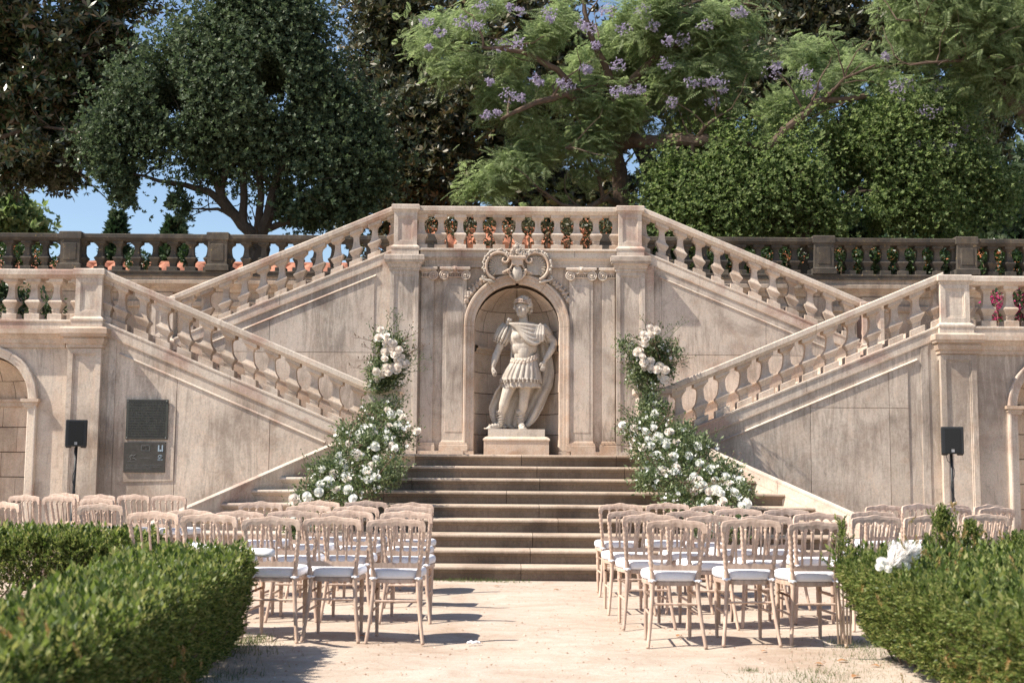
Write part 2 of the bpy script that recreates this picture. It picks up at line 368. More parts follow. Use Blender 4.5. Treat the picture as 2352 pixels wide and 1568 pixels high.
def panel_shaft(b, cx, cy, hx, hy, z0, z1, fr=0.065, dep=0.018, sides=(True, True)):
    """square shaft whose faces carry a sunk panel with a small step round it"""
    def face(o, ax, nrm, w):
        # rectangle w x (z1-z0) in plane spanned by ax and z, outward nrm
        def P(u, z, d): return (o[0]+ax[0]*u-nrm[0]*d, o[1]+ax[1]*u-nrm[1]*d, z)
        rings = [(w, z0, z1, 0), (w-fr, z0+fr, z1-fr, 0), (w-fr-0.004, z0+fr+0.004, z1-fr-0.004, dep*0.5), (w-fr-0.02, z0+fr+0.02, z1-fr-0.02, dep*0.5), (w-fr-0.024, z0+fr+0.024, z1-fr-0.024, dep)]
        v = []; f = []
        for a, za, zb, d in rings: v += [P(-a, za, d), P(a, za, d), P(a, zb, d), P(-a, zb, d)]
        for i in range(len(rings)-1):
            for k in range(4): f.append((i*4+k, i*4+(k+1)%4, (i+1)*4+(k+1)%4, (i+1)*4+k))
        q = (len(rings)-1)*4; f.append((q, q+1, q+2, q+3)); b.add(v, f)
    face((cx, cy-hy), (1, 0), (0, -1), hx); face((cx, cy+hy), (-1, 0), (0, 1), hx)
    face((cx-hx, cy), (0, -1), (-1, 0), hy); face((cx+hx, cy), (0, 1), (1, 0), hy)
    b.add([(cx-hx,cy-hy,z1),(cx+hx,cy-hy,z1),(cx+hx,cy+hy,z1),(cx-hx,cy+hy,z1)], [(0,1,2,3)])

def newel_parts(t, cx, cy, top, foot, hx=0.18, hy=0.18, cap=0.22, mat='lime', block=0.12, blockh=None):
    capy = cap-hx+hy
    MB().stack(cx, cy, [(top-0.125, hx+0.005, hy+0.005),(top-0.112, hx+0.012, hy+0.012),(top-0.095, cap-0.022, capy-0.022),(top-0.085, cap-0.008, capy-0.008),(top-0.08, cap, capy),(top-0.014, cap, capy),(top, cap-0.014, capy-0.014)]).build('cap', M[mat], t)
    b = MB(); panel_shaft(b, cx, cy, hx, hy, foot+0.03, top-0.125); b.build('shaft', M[mat], t)
    MB().stack(cx, cy, [(foot-block, hx+0.035, hy+0.035),(foot-0.034, hx+0.035, hy+0.035),(foot-0.03, hx+0.045, hy+0.045),(foot-0.004, hx+0.045, hy+0.045),(foot+0.03, hx+0.002, hy+0.002)]).build('base', M[mat], t)

# ------------------------------------------------------------------ front steps
st = thing('front_steps', 'wide flight of brown stone steps climbing to the statue niche, nine steps with rounded edges', 'steps', (0, 13.5, 0))
def cheek_x(Y): return 2.75+0.82*(15.95-Y)
for k in range(1, 10):
    y = 13.5+0.35*(k-1); zt = 0.154*k
    xe = cheek_x(y)+0.05 if k < 9 else 2.35
    cuts = [-xe] + ([-2.0] if xe > 2.6 else []) + sorted([random.Random(k*7+1).uniform(-1.7, -1.0)]) + [random.Random(k*5+2).uniform(-0.2, 0.5)] + [random.Random(k*3+4).uniform(1.3, 2.1), xe]
    yb = y+0.40 if k < 9 else y+0.5
    prof = [(yb, zt),(y+0.012, zt),(y+0.003, zt-0.006),(y-0.001, zt-0.018),(y+0.001, zt-0.032),(y+0.010, zt-0.042),(y+0.018, zt-0.044),(y+0.022, zt-0.056),(y+0.032, zt-0.068),(y+0.044, zt-0.074),(y+0.048, zt-0.156),(yb, zt-0.156)]
    for a, c in zip(cuts[:-1], cuts[1:]):
        b = MB(); b.sweep([(a+0.003, 0), (c-0.003, 0)], prof)
        left = (a < -2.3+0 and c < -1.0)
        o = b.build('step_slab', [M['lime'] if a < -2.25 and k > 2 else M['tread'], M['pale_step'] if a < -2.25 and k > 2 else M['step']], st)  # left end slabs take the paler stones, sunlight included in their colour
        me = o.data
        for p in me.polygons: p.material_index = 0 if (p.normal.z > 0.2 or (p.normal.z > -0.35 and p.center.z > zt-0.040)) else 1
structure(MB().box(-2.3, 2.3, 16.7, 19.95, 0.2, 1.383).build('niche_landing', M['lime']))
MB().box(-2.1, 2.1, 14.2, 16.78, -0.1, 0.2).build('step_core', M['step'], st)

def cheek(s):
    t = thing('cheek_wall', ('%s sloping side wall of the front steps with a brown-edged coping' % ('left' if s < 0 else 'right')), 'wall', (s*3.6, 15.0, 0), 'sloping walls either side of the front steps')
    Y0, Y1 = 13.05, 16.49; th = 0.05
    def top(Y): return 0.154+(Y-13.5)*0.44+0.12
    def quadwall(zlo, zhi, out, mat, name, y0=Y0, y1=Y1, t2=th):
        v = []
        for Y in (y0, y1):
            x = cheek_x(Y)-out
            for xx, z in ((x, zlo(Y)), (x, zhi(Y)), (x+t2+out*2, zhi(Y)), (x+t2+out*2, zlo(Y))): v.append((s*xx, Y, z))
        f = [(0,1,5,4),(1,2,6,5),(2,3,7,6),(3,0,4,7),(3,2,1,0),(4,5,6,7)]
        MB().add(v, f).build(name, mat, t)
    quadwall(lambda Y: -0.1, lambda Y: top(Y)-0.16, 0.0, M['lime'], 'wall_face')
    n = 3
    for i in range(n):
        a = Y0+(Y1-Y0)*i/n; c = Y0+(Y1-Y0)*(i+1)/n
        quadwall(lambda Y: top(Y)-0.157, lambda Y: top(Y)-0.026, 0.006, M['lime'], 'coping_slab', a+0.003, c-0.003)
        quadwall(lambda Y: top(Y)-0.024, lambda Y: top(Y), 0.012, M['lime'], 'coping_edge', a+0.003, c-0.003)
cheek(-1); cheek(1)

# ------------------------------------------------------------------ lower flights (front plane) and upper flights (niche plane)
def fl(x): return 1.632+0.42*(abs(x)-2.03)           # foot of the balusters, lower flight
def fu(x): return 4.664-0.42*(abs(x)-2.00)           # foot of the balusters, upper flight
SIDE = {-1: 'left', 1: 'right'}
OUT = {-1: (-5.855, 0.215), 1: (5.935, 0.232)}
for s in (-1, 1):
    nm = SIDE[s]; ox, ohw = OUT[s]
    # flank wall under the lower flight
    t = thing('flank_wall', 'pale limestone wall under the %s lower stair flight%s' % (nm, ', carrying two dark plaques' if s < 0 else ', streaked with grey stains'), 'wall', (s*4.0, FW, 0), 'walls under the stair flights')
    xa, xb = 2.03, abs(ox)-0.1
    b = MB(); b.prism([(s*xa, -0.1), (s*xb, -0.1), (s*xb, fl(xb)-0.165), (s*xa, fl(xa)-0.165)], FW, FW+0.3); b.build('wall_face', M['wall'], t)
    # string course (moulded band) following the slope
    b = MB(); b.sweep([(s*1.98, fl(1.98)-0.16), (s*xb, fl(xb)-0.16)], [(FW-0.018,-0.022),(FW-0.018,0.0),(FW+0.1,0.0),(FW+0.1,-0.022)]); b.build('string_moulding', M['orange'], t)
    # raised panel with slab joints
    pz = 0.42
    jx = [2.62, 3.35, 4.62, 5.40] if s < 0 else [2.62, 3.95, 5.02, 5.28]
    for a, c in zip(jx[:-1], jx[1:]):
        zt = lambda x: fl(x)-0.335
        za, zc = zt(a), zt(c)
        zlow = 0.12
        if s > 0 and a > 4.9:
            pass
        if s < 0 or a < 3.9:
            b = MB(); b.fielded([(s*(a+0.002), zlow), (s*(c-0.002), zlow), (s*(c-0.002), zc), (s*(a+0.002), za)], FW, 0.012, 0.003); b.build('panel_slab', M['wall'], t)
        else:
            zm = 2.05
            b = MB(); b.fielded([(s*(a+0.002), zlow), (s*(c-0.002), zlow), (s*(c-0.002), zm-0.002), (s*(a+0.002), zm-0.002)], FW, 0.012, 0.003); b.build('panel_slab', M['wall'], t)
            b = MB(); b.fielded([(s*(a+0.002), zm+0.002), (s*(c-0.002), zm+0.002), (s*(c-0.002), zc), (s*(a+0.002), za)], FW, 0.012, 0.003); b.build('panel_slab', M['wall'], t)
    zt = lambda x: fl(x)-0.335
    MB().sweep([(s*2.60, zt(2.60)), (s*5.41, zt(5.41))], [(FW-0.032,-0.010),(FW-0.026,0.0),(FW-0.004,0.012),(FW+0.02,0.012),(FW+0.02,-0.014),(FW-0.028,-0.014)]).build('panel_moulding', M['lime'], t)
    b = MB(); b.box(*sorted((s*5.46, s*5.56)), FW-0.012, FW+0.05, 0.0, fl(5.5)-0.19); b.build('edge_strip', M['grey'], t)

    # lower balustrade
    t = thing('stair_balustrade', 'sloping stone balustrade of the %s lower flight, nearest the guests' % nm, 'balustrade', (s*4.0, FY, fl(4.0)), 'sloping balustrades of the double stair')
    xa, xb = 1.98, abs(ox)-0.14
    for i, (a, c) in enumerate(((xa, 4.05), (4.05, xb))):
        b = MB(); b.sweep([(s*(a+0.002*i), fl(a)+0.70), (s*(c-0.002), fl(c)+0.70)], cope_prof(FY)); b.build('coping', M['lime'], t)
    for i, (a, c) in enumerate(((xa, 3.9), (3.9, xb))):
        b = MB(); b.sweep([(s*(a+0.002*i), fl(a)), (s*(c-0.002), fl(c))], foot_prof(FY)); b.build('foot_course', M['lime'], t)
    x = 2.185
    for i in range(12):
        xx = x+0.2965*i
        if xx > abs(ox)-0.18: break
        at_part('baluster', BM[(s, 'balu')], t, (s*xx, FY, fl(xx)))
    at_part('baluster', BM[(s, 'balu')], t, (s*(abs(ox)-0.20), FY, fl(abs(ox)-0.20)))

    # flight of hidden steps
    t = thing('stair_flight', 'stone steps of the %s lower flight behind its balustrade' % nm, 'steps', (s*4, 17.9, 1.4), 'stair flights')
    for i in range(11):
        x0 = 2.1+0.33*i; MB().box(*sorted((s*x0, s*(x0+0.345))), FW+0.31, 19.28, 1.2, 1.385+0.157*(i+1)).build('step_slab', M['lime'], t)
    t = thing('stair_flight', 'stone steps of the %s upper flight behind the niche wall' % nm, 'steps', (s*4, 21, 3.2), 'stair flights')
    for i in range(10):
        x0 = 5.5-0.35*(i+1); MB().box(*sorted((s*x0, s*(x0+0.36))), 19.62, 22.48, 3.0, 3.13+0.15*(i+1)).build('step_slab', M['lime'], t)

    # outer pier with newel, standing on the ground
    t = thing('stone_pier', 'tall %s end pier with a sunk panel, between the lower flight and the outer landing' % nm, 'pier', (ox, FY, 0), 'panelled stone piers')
    newel_parts(t, ox, FY, 3.87, 3.185, ohw-0.035, 0.19, ohw)
    pw = ohw+0.01
    MB().stack(ox-s*0.0, FY, [(2.78, pw, 0.26),(2.785, pw+0.02, 0.28),(2.83, pw+0.02, 0.28),(2.835, pw+0.035, 0.295),(2.90, pw+0.055, 0.315),(2.905, pw+0.04, 0.30),(2.925, pw+0.04, 0.30),(2.93, pw+0.075, 0.335),(2.965, pw+0.085, 0.345),(2.97, pw+0.095, 0.355),(3.035, pw+0.095, 0.355),(3.05, pw+0.08, 0.34),(3.07, ohw, 0.25)]).build('cornice', M['orange'], t)
    b = MB(); panel_shaft(b, ox, FY, pw, 0.26, 0.30, 2.775, 0.07, 0.022); b.build('shaft', M['wall'], t)
    MB().stack(ox, FY, [(-0.1, pw+0.05, 0.31),(0.24, pw+0.05, 0.31),(0.26, pw+0.03, 0.29),(0.30, pw, 0.26)]).build('base', M['lime'], t)

    # wall under the outer landing with its arched niche
    t = thing('outer_wall', 'stone wall beyond the %s pier with an arched niche of squared blocks' % nm, 'wall', (s*8, FW, 0), 'walls with arched niches')
    ac = 7.21 if s < 0 else 7.33; ri = 0.60; zs = 2.095; zc = 2.80; xi, xo = abs(ox)+0.2, 11.5
    def archwall(cx, r, z0, zs, ztop, xl, xr, y0, y1, name, mat, t, seg=20):
        pts = [(cx-r, z0), (cx-r, zs)]+[(cx-r*math.cos(math.pi*i/seg), zs+r*math.sin(math.pi*i/seg)) for i in range(1, seg)]+[(cx+r, zs), (cx+r, z0)]
        outer = [(xl, z0), (xl, zs)]
        for i in range(1, seg):
            a = math.pi*i/seg; dx, dz = -math.cos(a), math.sin(a)
            k = min(((xr-cx)/dx if dx > 0 else (xl-cx)/dx) if abs(dx) > 1e-6 else 1e9, (ztop-zs)/dz if dz > 1e-6 else 1e9); outer.append((cx+dx*k, zs+dz*k))
        outer += [(xr, zs), (xr, z0)]
        v = []; f = []; n = len(pts)
        for p, q in zip(pts, outer): v += [(p[0], y0, p[1]), (q[0], y0, q[1]), (p[0], y1, p[1])]
        for i in range(n-1): f += [(i*3, i*3+1, i*3+4, i*3+3), (i*3, i*3+3, i*3+5, i*3+2)]
        # corner fills
        b = MB(); b.add(v, f)
        ang = [math.atan2(q[1]-zs, q[0]-cx) for q in outer]
        for i in range(n-1):
            a, c = outer[i], outer[i+1]
            if abs(a[0]-c[0]) > 1e-6 and abs(a[1]-c[1]) > 1e-6:
                k = (xl if a[0] < cx else xr, ztop); b.add([(a[0], y0, a[1]), (k[0], y0, k[1]), (c[0], y0, c[1])], [(0,1,2)])
        return b.build(name, mat, t)
    archwall(s*ac, ri, -0.1, zs, zc, *sorted((s*xi, s*(ac+1.25))), FW, FW+0.12, 'wall_face', M['wall'], t)
    MB().box(*sorted((s*(ac+1.25), s*xo)), FW, FW+0.3, -0.1, zc).build('wall_face', M['wall'], t)
    # archivolt and jambs, impost
    def arch_band(t, cx, zs, z0, r0, r1, yf, mat, name, cuts, steps=3, yb=None):
        prof = [(r0, yf+0.12), (r0, yf+0.012), (r0+0.012, yf), (r0+(r1-r0)*0.40, yf), (r0+(r1-r0)*0.42, yf-0.016), (r0+(r1-r0)*0.74, yf-0.016), (r0+(r1-r0)*0.77, yf-0.034), (r1-0.012, yf-0.034), (r1, yf-0.024), (r1, yf+0.12)]
        for a0, a1 in cuts:
            v = []; f = []; n = len(prof); sg = max(4, int(abs(a1-a0)/6))
            for i in range(sg+1):
                a = R(a0+(a1-a0)*i/sg)
                for r, y in prof: v.append((cx+r*math.cos(a), y, zs+r*math.sin(a)))
            for i in range(sg):
                for k in range(n-1): f.append((i*n+k, i*n+k+1, (i+1)*n+k+1, (i+1)*n+k))
            f += [tuple(range(n)), tuple(range(sg*n, sg*n+n))]
            MB().add(v, f).build(name, mat, t)
        for q in (-1, 1):
            v = []; n = len(prof)
            for z in (z0, zs-0.004):
                for r, y in prof: v.append((cx+q*r, y, z))
            f = [(k, k+1, n+k+1, n+k) for k in range(n-1)]+[tuple(range(n)), tuple(range(n, 2*n))]
            MB().add(v, f).build('jamb', mat, t)
    arch_band(t, s*ac, zs, -0.1, 0.58, 0.715, FW-0.03, M['lime'], 'arch_stone', [(0, 59.6), (60, 119.6), (120, 180)])
    for q in (-1, 1): MB().stack(s*ac+q*0.63, FW, [(zs-0.12, 0.085, 0.055),(zs-0.09, 0.09, 0.06),(zs-0.085, 0.10, 0.07),(zs-0.05, 0.10, 0.07),(zs-0.045, 0.12, 0.09),(zs-0.002, 0.12, 0.09)]).build('impost', M['orange'], t)
    def niche_blocks(t, cx, cy, r, z0, zs, courses, nper, mat, dome=True):
        """curved lining stones with open joints, set in front of a dark backing"""
        b = MB(); seg = 16; v = []; f = []
        for z in (z0, zs):
            for i in range(seg+1): a = math.pi*i/seg; v.append((cx-(r+0.03)*math.cos(a), cy+(r+0.03)*math.sin(a), z))
        f = [(i, i+1, seg+2+i, seg+1+i) for i in range(seg)]
        for j in range(6):
            e = math.pi/2*j/6; e1 = math.pi/2*(j+1)/6
            o = len(v)
            for ee in (e, e1):
                for i in range(seg+1): a = math.pi*i/seg; v.append((cx-(r+0.03)*math.cos(a)*math.cos(ee), cy+(r+0.03)*math.sin(a)*math.cos(ee), zs+(r+0.03)*math.sin(ee)))
            f += [(o+i, o+i+1, o+seg+2+i, o+seg+1+i) for i in range(seg)]
        v += [(cx-r-0.03, cy, z0), (cx+r+0.03, cy, z0), (cx+r+0.03, cy+r+0.03, z0), (cx-r-0.03, cy+r+0.03, z0)]; f.append((len(v)-4, len(v)-3, len(v)-2, len(v)-1))
        b.add(v, f); b.build('niche_backing', M['joint'], t, smooth=True)
        h = (zs-z0)/courses
        for c in range(courses):
            off = 0.0 if c % 2 else 0.5
            edges = [0]+[math.pi*(k+off)/nper for k in range(nper+1) if 0.05 < (k+off)/nper < 0.95]+[math.pi]
            for a0, a1 in zip(edges[:-1], edges[1:]):
                v = []; f = []; sg = 5; g = 0.006; rr = r-0.004*((c*7+len(v)) % 2)
                for z in (z0+c*h+g, z0+(c+1)*h-g):
                    for i in range(sg+1):
                        a = a0+g+(a1-a0-2*g)*i/sg; v.append((cx-rr*math.cos(a), cy+rr*math.sin(a), z))
                for z in (z0+c*h+g, z0+(c+1)*h-g):
                    for i in range(sg+1):
                        a = a0+g+(a1-a0-2*g)*i/sg; v.append((cx-(r+0.028)*math.cos(a), cy+(r+0.028)*math.sin(a), z))
                m_ = sg+1; f = [(i, i+1, m_+i+1, m_+i) for i in range(sg)]+[(i, i+1, 2*m_+i+1, 2*m_+i) for i in range(sg)]+[(m_+i, m_+i+1, 3*m_+i+1, 3*m_+i) for i in range(sg)]+[(0, m_, 3*m_, 2*m_), (sg, m_+sg, 3*m_+sg, 2*m_+sg)]
                MB().add(v, f).build('niche_block', mat, t, smooth=False)
        if dome:
            for e0, e1, nn in ((0.0, 0.52, 5), (0.52, 1.5, 4)):
                for q in range(nn):
                    a0 = math.pi*q/nn; a1 = math.pi*(q+1)/nn; g = 0.007; sg, se = 6, 5; v = []; f = []
                    for j in range(se+1):
                        ee = e0+g+(e1-e0-2*g)*j/se
                        for i in range(sg+1):
                            aa = a0+g/max(0.3, math.cos(ee))+(a1-a0-2*g/max(0.3, math.cos(ee)))*i/sg; v.append((cx-r*math.cos(aa)*math.cos(ee), cy+r*math.sin(aa)*math.cos(ee), zs+r*math.sin(ee)))
                    for j in range(se):
                        for i in range(sg): f.append((j*(sg+1)+i, j*(sg+1)+i+1, (j+1)*(sg+1)+i+1, (j+1)*(sg+1)+i))
                    MB().add(v, f).build('dome_block', mat, t, smooth=True)
    globals()['archwall'] = archwall; globals()['arch_band'] = arch_band; globals()['niche_blocks'] = niche_blocks
    niche_blocks(t, s*ac, FW+0.02, 0.585, 0.0, zs-0.03, 6, 4, M['niche'])
    # impost ring inside, basin lip at the back of the outer niche
    b = MB(); v = []; prof = [(0.58, -0.10), (0.545, -0.085), (0.545, -0.03), (0.52, -0.02), (0.52, 0.015), (0.58, 0.02)]
    for i in range(17):
        a = math.pi*i/16
        for r_, z_ in prof: v.append((s*ac-r_*math.cos(a), FW+0.02+r_*math.sin(a), zs+z_))
    n6 = len(prof); f = [(i*n6+k, i*n6+k+1, (i+1)*n6+k+1, (i+1)*n6+k) for i in range(16) for k in range(n6-1)]
    b.add(v, f); b.build('impost_ring', M['orange'], t)
    # landing cornice
    x0, x1 = sorted((s*(abs(ox)+0.30), s*xo))
    MB().sweep([(x0, 0), (x1, 0)], [(FW-0.03, 2.785),(FW-0.03, 2.84),(FW-0.05, 2.845),(FW-0.06, 2.90),(FW-0.09, 2.935),(FW-0.10, 2.965),(FW-0.13, 2.97),(FW-0.13, 3.03),(FW+0.3, 3.03),(FW+0.3, 2.785)]).build('cornice', M['orange'], t)
    # outer landing balustrade
    t = thing('landing_balustrade', 'level stone balustrade of the %s outer landing, running off the picture' % nm, 'balustrade', (s*8, FY, 3.17), 'level balustrades')
    x0 = abs(ox)+0.12
    MB().sweep([(p, 3.865) for p in sorted((s*x0, s*xo))], cope_prof(FY)).build('coping', M['lime'], t)
    MB().sweep([(p, 3.17) for p in sorted((s*x0, s*xo))], foot_prof(FY)).build('foot_course', M['lime'], t)
    for i in range(17): at_part('baluster', BM[(0, 'balu')], t, (s*(abs(ox)+0.18+0.31*i), FY, 3.17))

    # wall under the upper flight
    t = thing('upper_flank_wall', 'weathered wall panel under the %s upper stair flight, beside the niche' % nm, 'wall', (s*4, WY, 1.4), 'walls under the stair flights')
    xa, xb = 1.9, 5.75
    MB().prism([(s*xa, 0.3), (s*xb, 0.3), (s*xb, fu(xb)-0.165), (s*xa, fu(xa)-0.165)], WY, WY+0.3).build('wall_face', M['grey'], t)
    MB().sweep([(s*1.97, fu(1.97)-0.16), (s*5.6, fu(5.6)-0.16)], [(WY-0.018,-0.022),(WY-0.018,0),(WY+0.1,0),(WY+0.1,-0.022)]).build('string_moulding', M['orange'], t)
    jx = [2.29, 3.95, 5.4]
    for a, c in zip(jx[:-1], jx[1:]):
        zt = lambda x: fu(x)-0.31
        for z0_, z1a, z1c in ((0.4, 2.995, 2.995), (2.999, zt(a), zt(c))):
            if z1c < z0_+0.05: z1c = z0_+0.01
            MB().fielded([(s*(a+0.002), z0_), (s*(c-0.002), z0_), (s*(c-0.002), z1c), (s*(a+0.001), z1a)], WY, 0.012, 0.003).build('panel_slab', M['grey'] if z0_ > 1 else M['wall'], t)
    zt = lambda x: fu(x)-0.31
    MB().sweep([(s*2.27, zt(2.27)), (s*5.3, zt(5.3))], [(WY-0.032,-0.010),(WY-0.026,0.0),(WY-0.004,0.012),(WY+0.02,0.012),(WY+0.02,-0.014),(WY-0.028,-0.014)]).build('panel_moulding', M['lime'], t)
    # skirting that follows the steps of the lower flight along this wall
    zsk = lambda x: 1.385+0.43*(x-2.0)+0.42
    MB().sweep([(s*2.05, zsk(2.05)), (s*5.3, zsk(5.3))], [(WY-0.035,-0.40),(WY-0.035,-0.03),(WY-0.055,-0.02),(WY-0.055,0.0),(WY+0.05,0.01),(WY+0.05,-0.40)]).build('skirting', M['orange'], t)
    # upper balustrade
    t = thing('stair_balustrade', 'sloping stone balustrade of the %s upper flight, above the weathered panel' % nm, 'balustrade', (s*4.0, WY+0.14, fu(4.0)), 'sloping balustrades of the double stair')
    WYc = WY+0.14
    for i, (a, c) in enumerate(((1.95, 3.8), (3.8, 5.56))):
        MB().sweep([(s*(a+0.002*i), fu(a)+0.705), (s*(c-0.002), fu(c)+0.705)], cope_prof(WYc)).build('coping', M['lime'], t)
        MB().sweep([(s*(a+0.002*i), fu(a)), (s*(c-0.002), fu(c))], foot_prof(WYc)).build('foot_course', M['lime'], t)
    for i in range(12):
        xx = 2.02+0.2965*i
        at_part('baluster', BM[(-s, 'balu')], t, (s*xx, WYc, fu(xx)))
    t = thing('newel_post', 'panelled newel post at the foot of the %s upper flight, seen through the nearer balusters' % nm, 'newel post', (s*5.66, WYc, 3.0), 'newel posts')
    newel_parts(t, s*5.66, WYc, 3.86, 3.17, 0.17, 0.17, 0.21, block=0.2)

    # inner newel at the foot of the lower flight
    t = thing('newel_post', 'panelled newel post at the foot of the %s lower flight, topped with white roses' % nm, 'newel post', (s*1.815, FY, 1.385), 'newel posts')
    newel_parts(t, s*1.815, FY-0.08, 2.30, 1.62, 0.20, 0.19, 0.245, block=0.235)

# ------------------------------------------------------------------ central niche wall
t = thing('niche_wall', 'central limestone wall with an arched statue niche, pilasters and carved crest', 'wall', (0, WY, 1.385))
archwall(0, 0.71, 1.385, 3.43, 4.37, -1.95, 1.95, WY, WY+0.12, 'wall_face', M['wall'], t, 28)
arch_band(t, -0.015, 3.43, 1.46, 0.672, 0.84, WY-0.05, M['orange'], 'arch_stone', [(0, 55.6), (56, 87.8), (92.2, 123.6), (124, 180)])
for q in (-1, 1): MB().stack(-0.015+q*0.756, WY-0.02, [(1.384, 0.088, 0.07), (1.455, 0.088, 0.07)]).build('jamb_foot', M['orange'], t)
MB().add([(-0.045,WY-0.12,4.33),(0.02,WY-0.12,4.33),(0.012,WY-0.12,4.12),(-0.037,WY-0.12,4.12),(-0.045,WY,4.33),(0.02,WY,4.33),(0.012,WY,4.12),(-0.037,WY,4.12)], [(0,1,2,3),(0,4,5,1),(1,5,6,2),(2,6,7,3),(3,7,4,0)]).build('keystone', M['orange'], t)
niche_blocks(t, -0.015, WY+0.02, 0.675, 1.385, 3.38, 6, 4, M['niche'])
v = []; prof = [(0.67, -0.10), (0.64, -0.085), (0.64, -0.04), (0.61, -0.03), (0.61, 0.012), (0.67, 0.02)]
for i in range(25):
    a = math.pi*i/24
    for r_, z_ in prof: v.append((-0.015-r_*math.cos(a), WY+0.02+r_*math.sin(a), 3.12+z_))
f = [(i*6+k, i*6+k+1, (i+1)*6+k+1, (i+1)*6+k) for i in range(24) for k in range(5)]
MB().add(v, f).build('impost_ring', M['niche'], t)
# entablature
ex = 1.56
MB().sweep([(-ex, 0), (ex, 0)], [(WY-0.055, 4.372),(WY-0.055, 4.43),(WY-0.065, 4.435),(WY-0.07, 4.475),(WY-0.10, 4.50),(WY-0.115, 4.515),(WY-0.12, 4.53),(WY+0.2, 4.53),(WY+0.2, 4.372)]).build('cornice', M['grey'], t)
for a, c in ((-ex, -0.9), (-0.896, 0.9), (0.904, ex)): MB().box(a, c-0.002, WY-0.085, WY+0.3, 4.533, 4.632).build('frieze_slab', M['lime'], t)
MB().sweep([(-1.6, 4.664), (1.6, 4.664)], foot_prof(WY+0.05, 0.175, 0.03)).build('foot_course', M['lime'], t)
# pilasters
def volute(b, cx, y, cz, r, s):
    pts = []; rad = []
    for i in range(46):
        a = i/45*2*math.pi*2.4; rr = r*(1-i/45*0.86)
        pts.append((cx+s*rr*math.sin(a), y-0.012*i/45, cz+rr*math.cos(a))); rad.append(r*0.17*(1-0.6*i/45))
    b.tube(pts, rad, 6); b.tube([(cx, y+0.05, cz), (cx, y+0.004, cz)], r*0.95, 14); b.ball((cx, y-0.022, cz), r*0.2, 8, 6)
def capital(cx, w, y, both=True, side=1):
    b = MB()
    b.stack(cx, y+0.03, [(4.30, w+0.005, 0.05),(4.325, w+0.035, 0.085),(4.33, w+0.055, 0.10),(4.36, w+0.055, 0.10),(4.368, w+0.045, 0.09)])
    b.stack(cx, y+0.03, [(4.205, w+0.004, 0.045),(4.215, w+0.012, 0.055),(4.225, w+0.004, 0.045)])
    k = max(4, int(w*2/0.032))
    for i in range(k): b.ball((cx-w+w*2*(i+0.5)/k, y-0.01, 4.245), 0.015, 6, 4, (0.9, 1, 1.3))
    b.box(cx-w, cx+w, y-0.015, y+0.06, 4.262, 4.305)
    for q in ((-1, 1) if both else (side,)): volute(b, cx+q*w*0.90, y-0.04, 4.235, 0.078, q)
    if both:
        for i in range(7):
            a = math.pi*(i/6); b.ball((cx+0.045*math.cos(a), y-0.055, 4.33+0.035*math.sin(a)), 0.02, 6, 4)
        b.ball((cx, y-0.07, 4.335), 0.03, 8, 6)
        for q in (-1, 1): b.tube([(cx+q*0.03, y-0.05, 4.30), (cx+q*0.06, y-0.05, 4.27), (cx+q*0.10, y-0.045, 4.29)], [0.014, 0.012, 0.006], 6)
    return b
for s in (-1, 1):
    for cx, hw, yf, both in ((s*1.005, 0.187, WY-0.055, True), (s*1.44, 0.10, WY-0.04, False)):
        p = MB(); p.box(cx-hw, cx+hw, yf, WY+0.05, 1.62, 4.205); o = p.build('pilaster', M['grey'], t)
        if both: MB().fielded([(cx-hw+0.05, 1.75), (cx+hw-0.05, 1.75), (cx+hw-0.05, 4.08), (cx-hw+0.05, 4.08)], yf, 0.006, 0.004).build('pilaster_panel', M['grey'], t)
        MB().stack(cx, yf+0.06, [(1.455, hw+0.04, 0.10),(1.545, hw+0.04, 0.10),(1.55, hw+0.032, 0.092),(1.58, hw+0.034, 0.094),(1.585, hw+0.012, 0.072),(1.60, hw+0.012, 0.072),(1.605, hw+0.006, 0.066),(1.62, hw, 0.06)]).build('pilaster_base', M['orange'], t)
        capital(cx, hw, yf, both, -s).build('capital', M['lime'], t, smooth=False)
    MB().box(*sorted((s*0.845, s*1.56)), WY-0.13, WY+0.02, 1.384, 1.455).build('wall_foot', M['orange'], t)
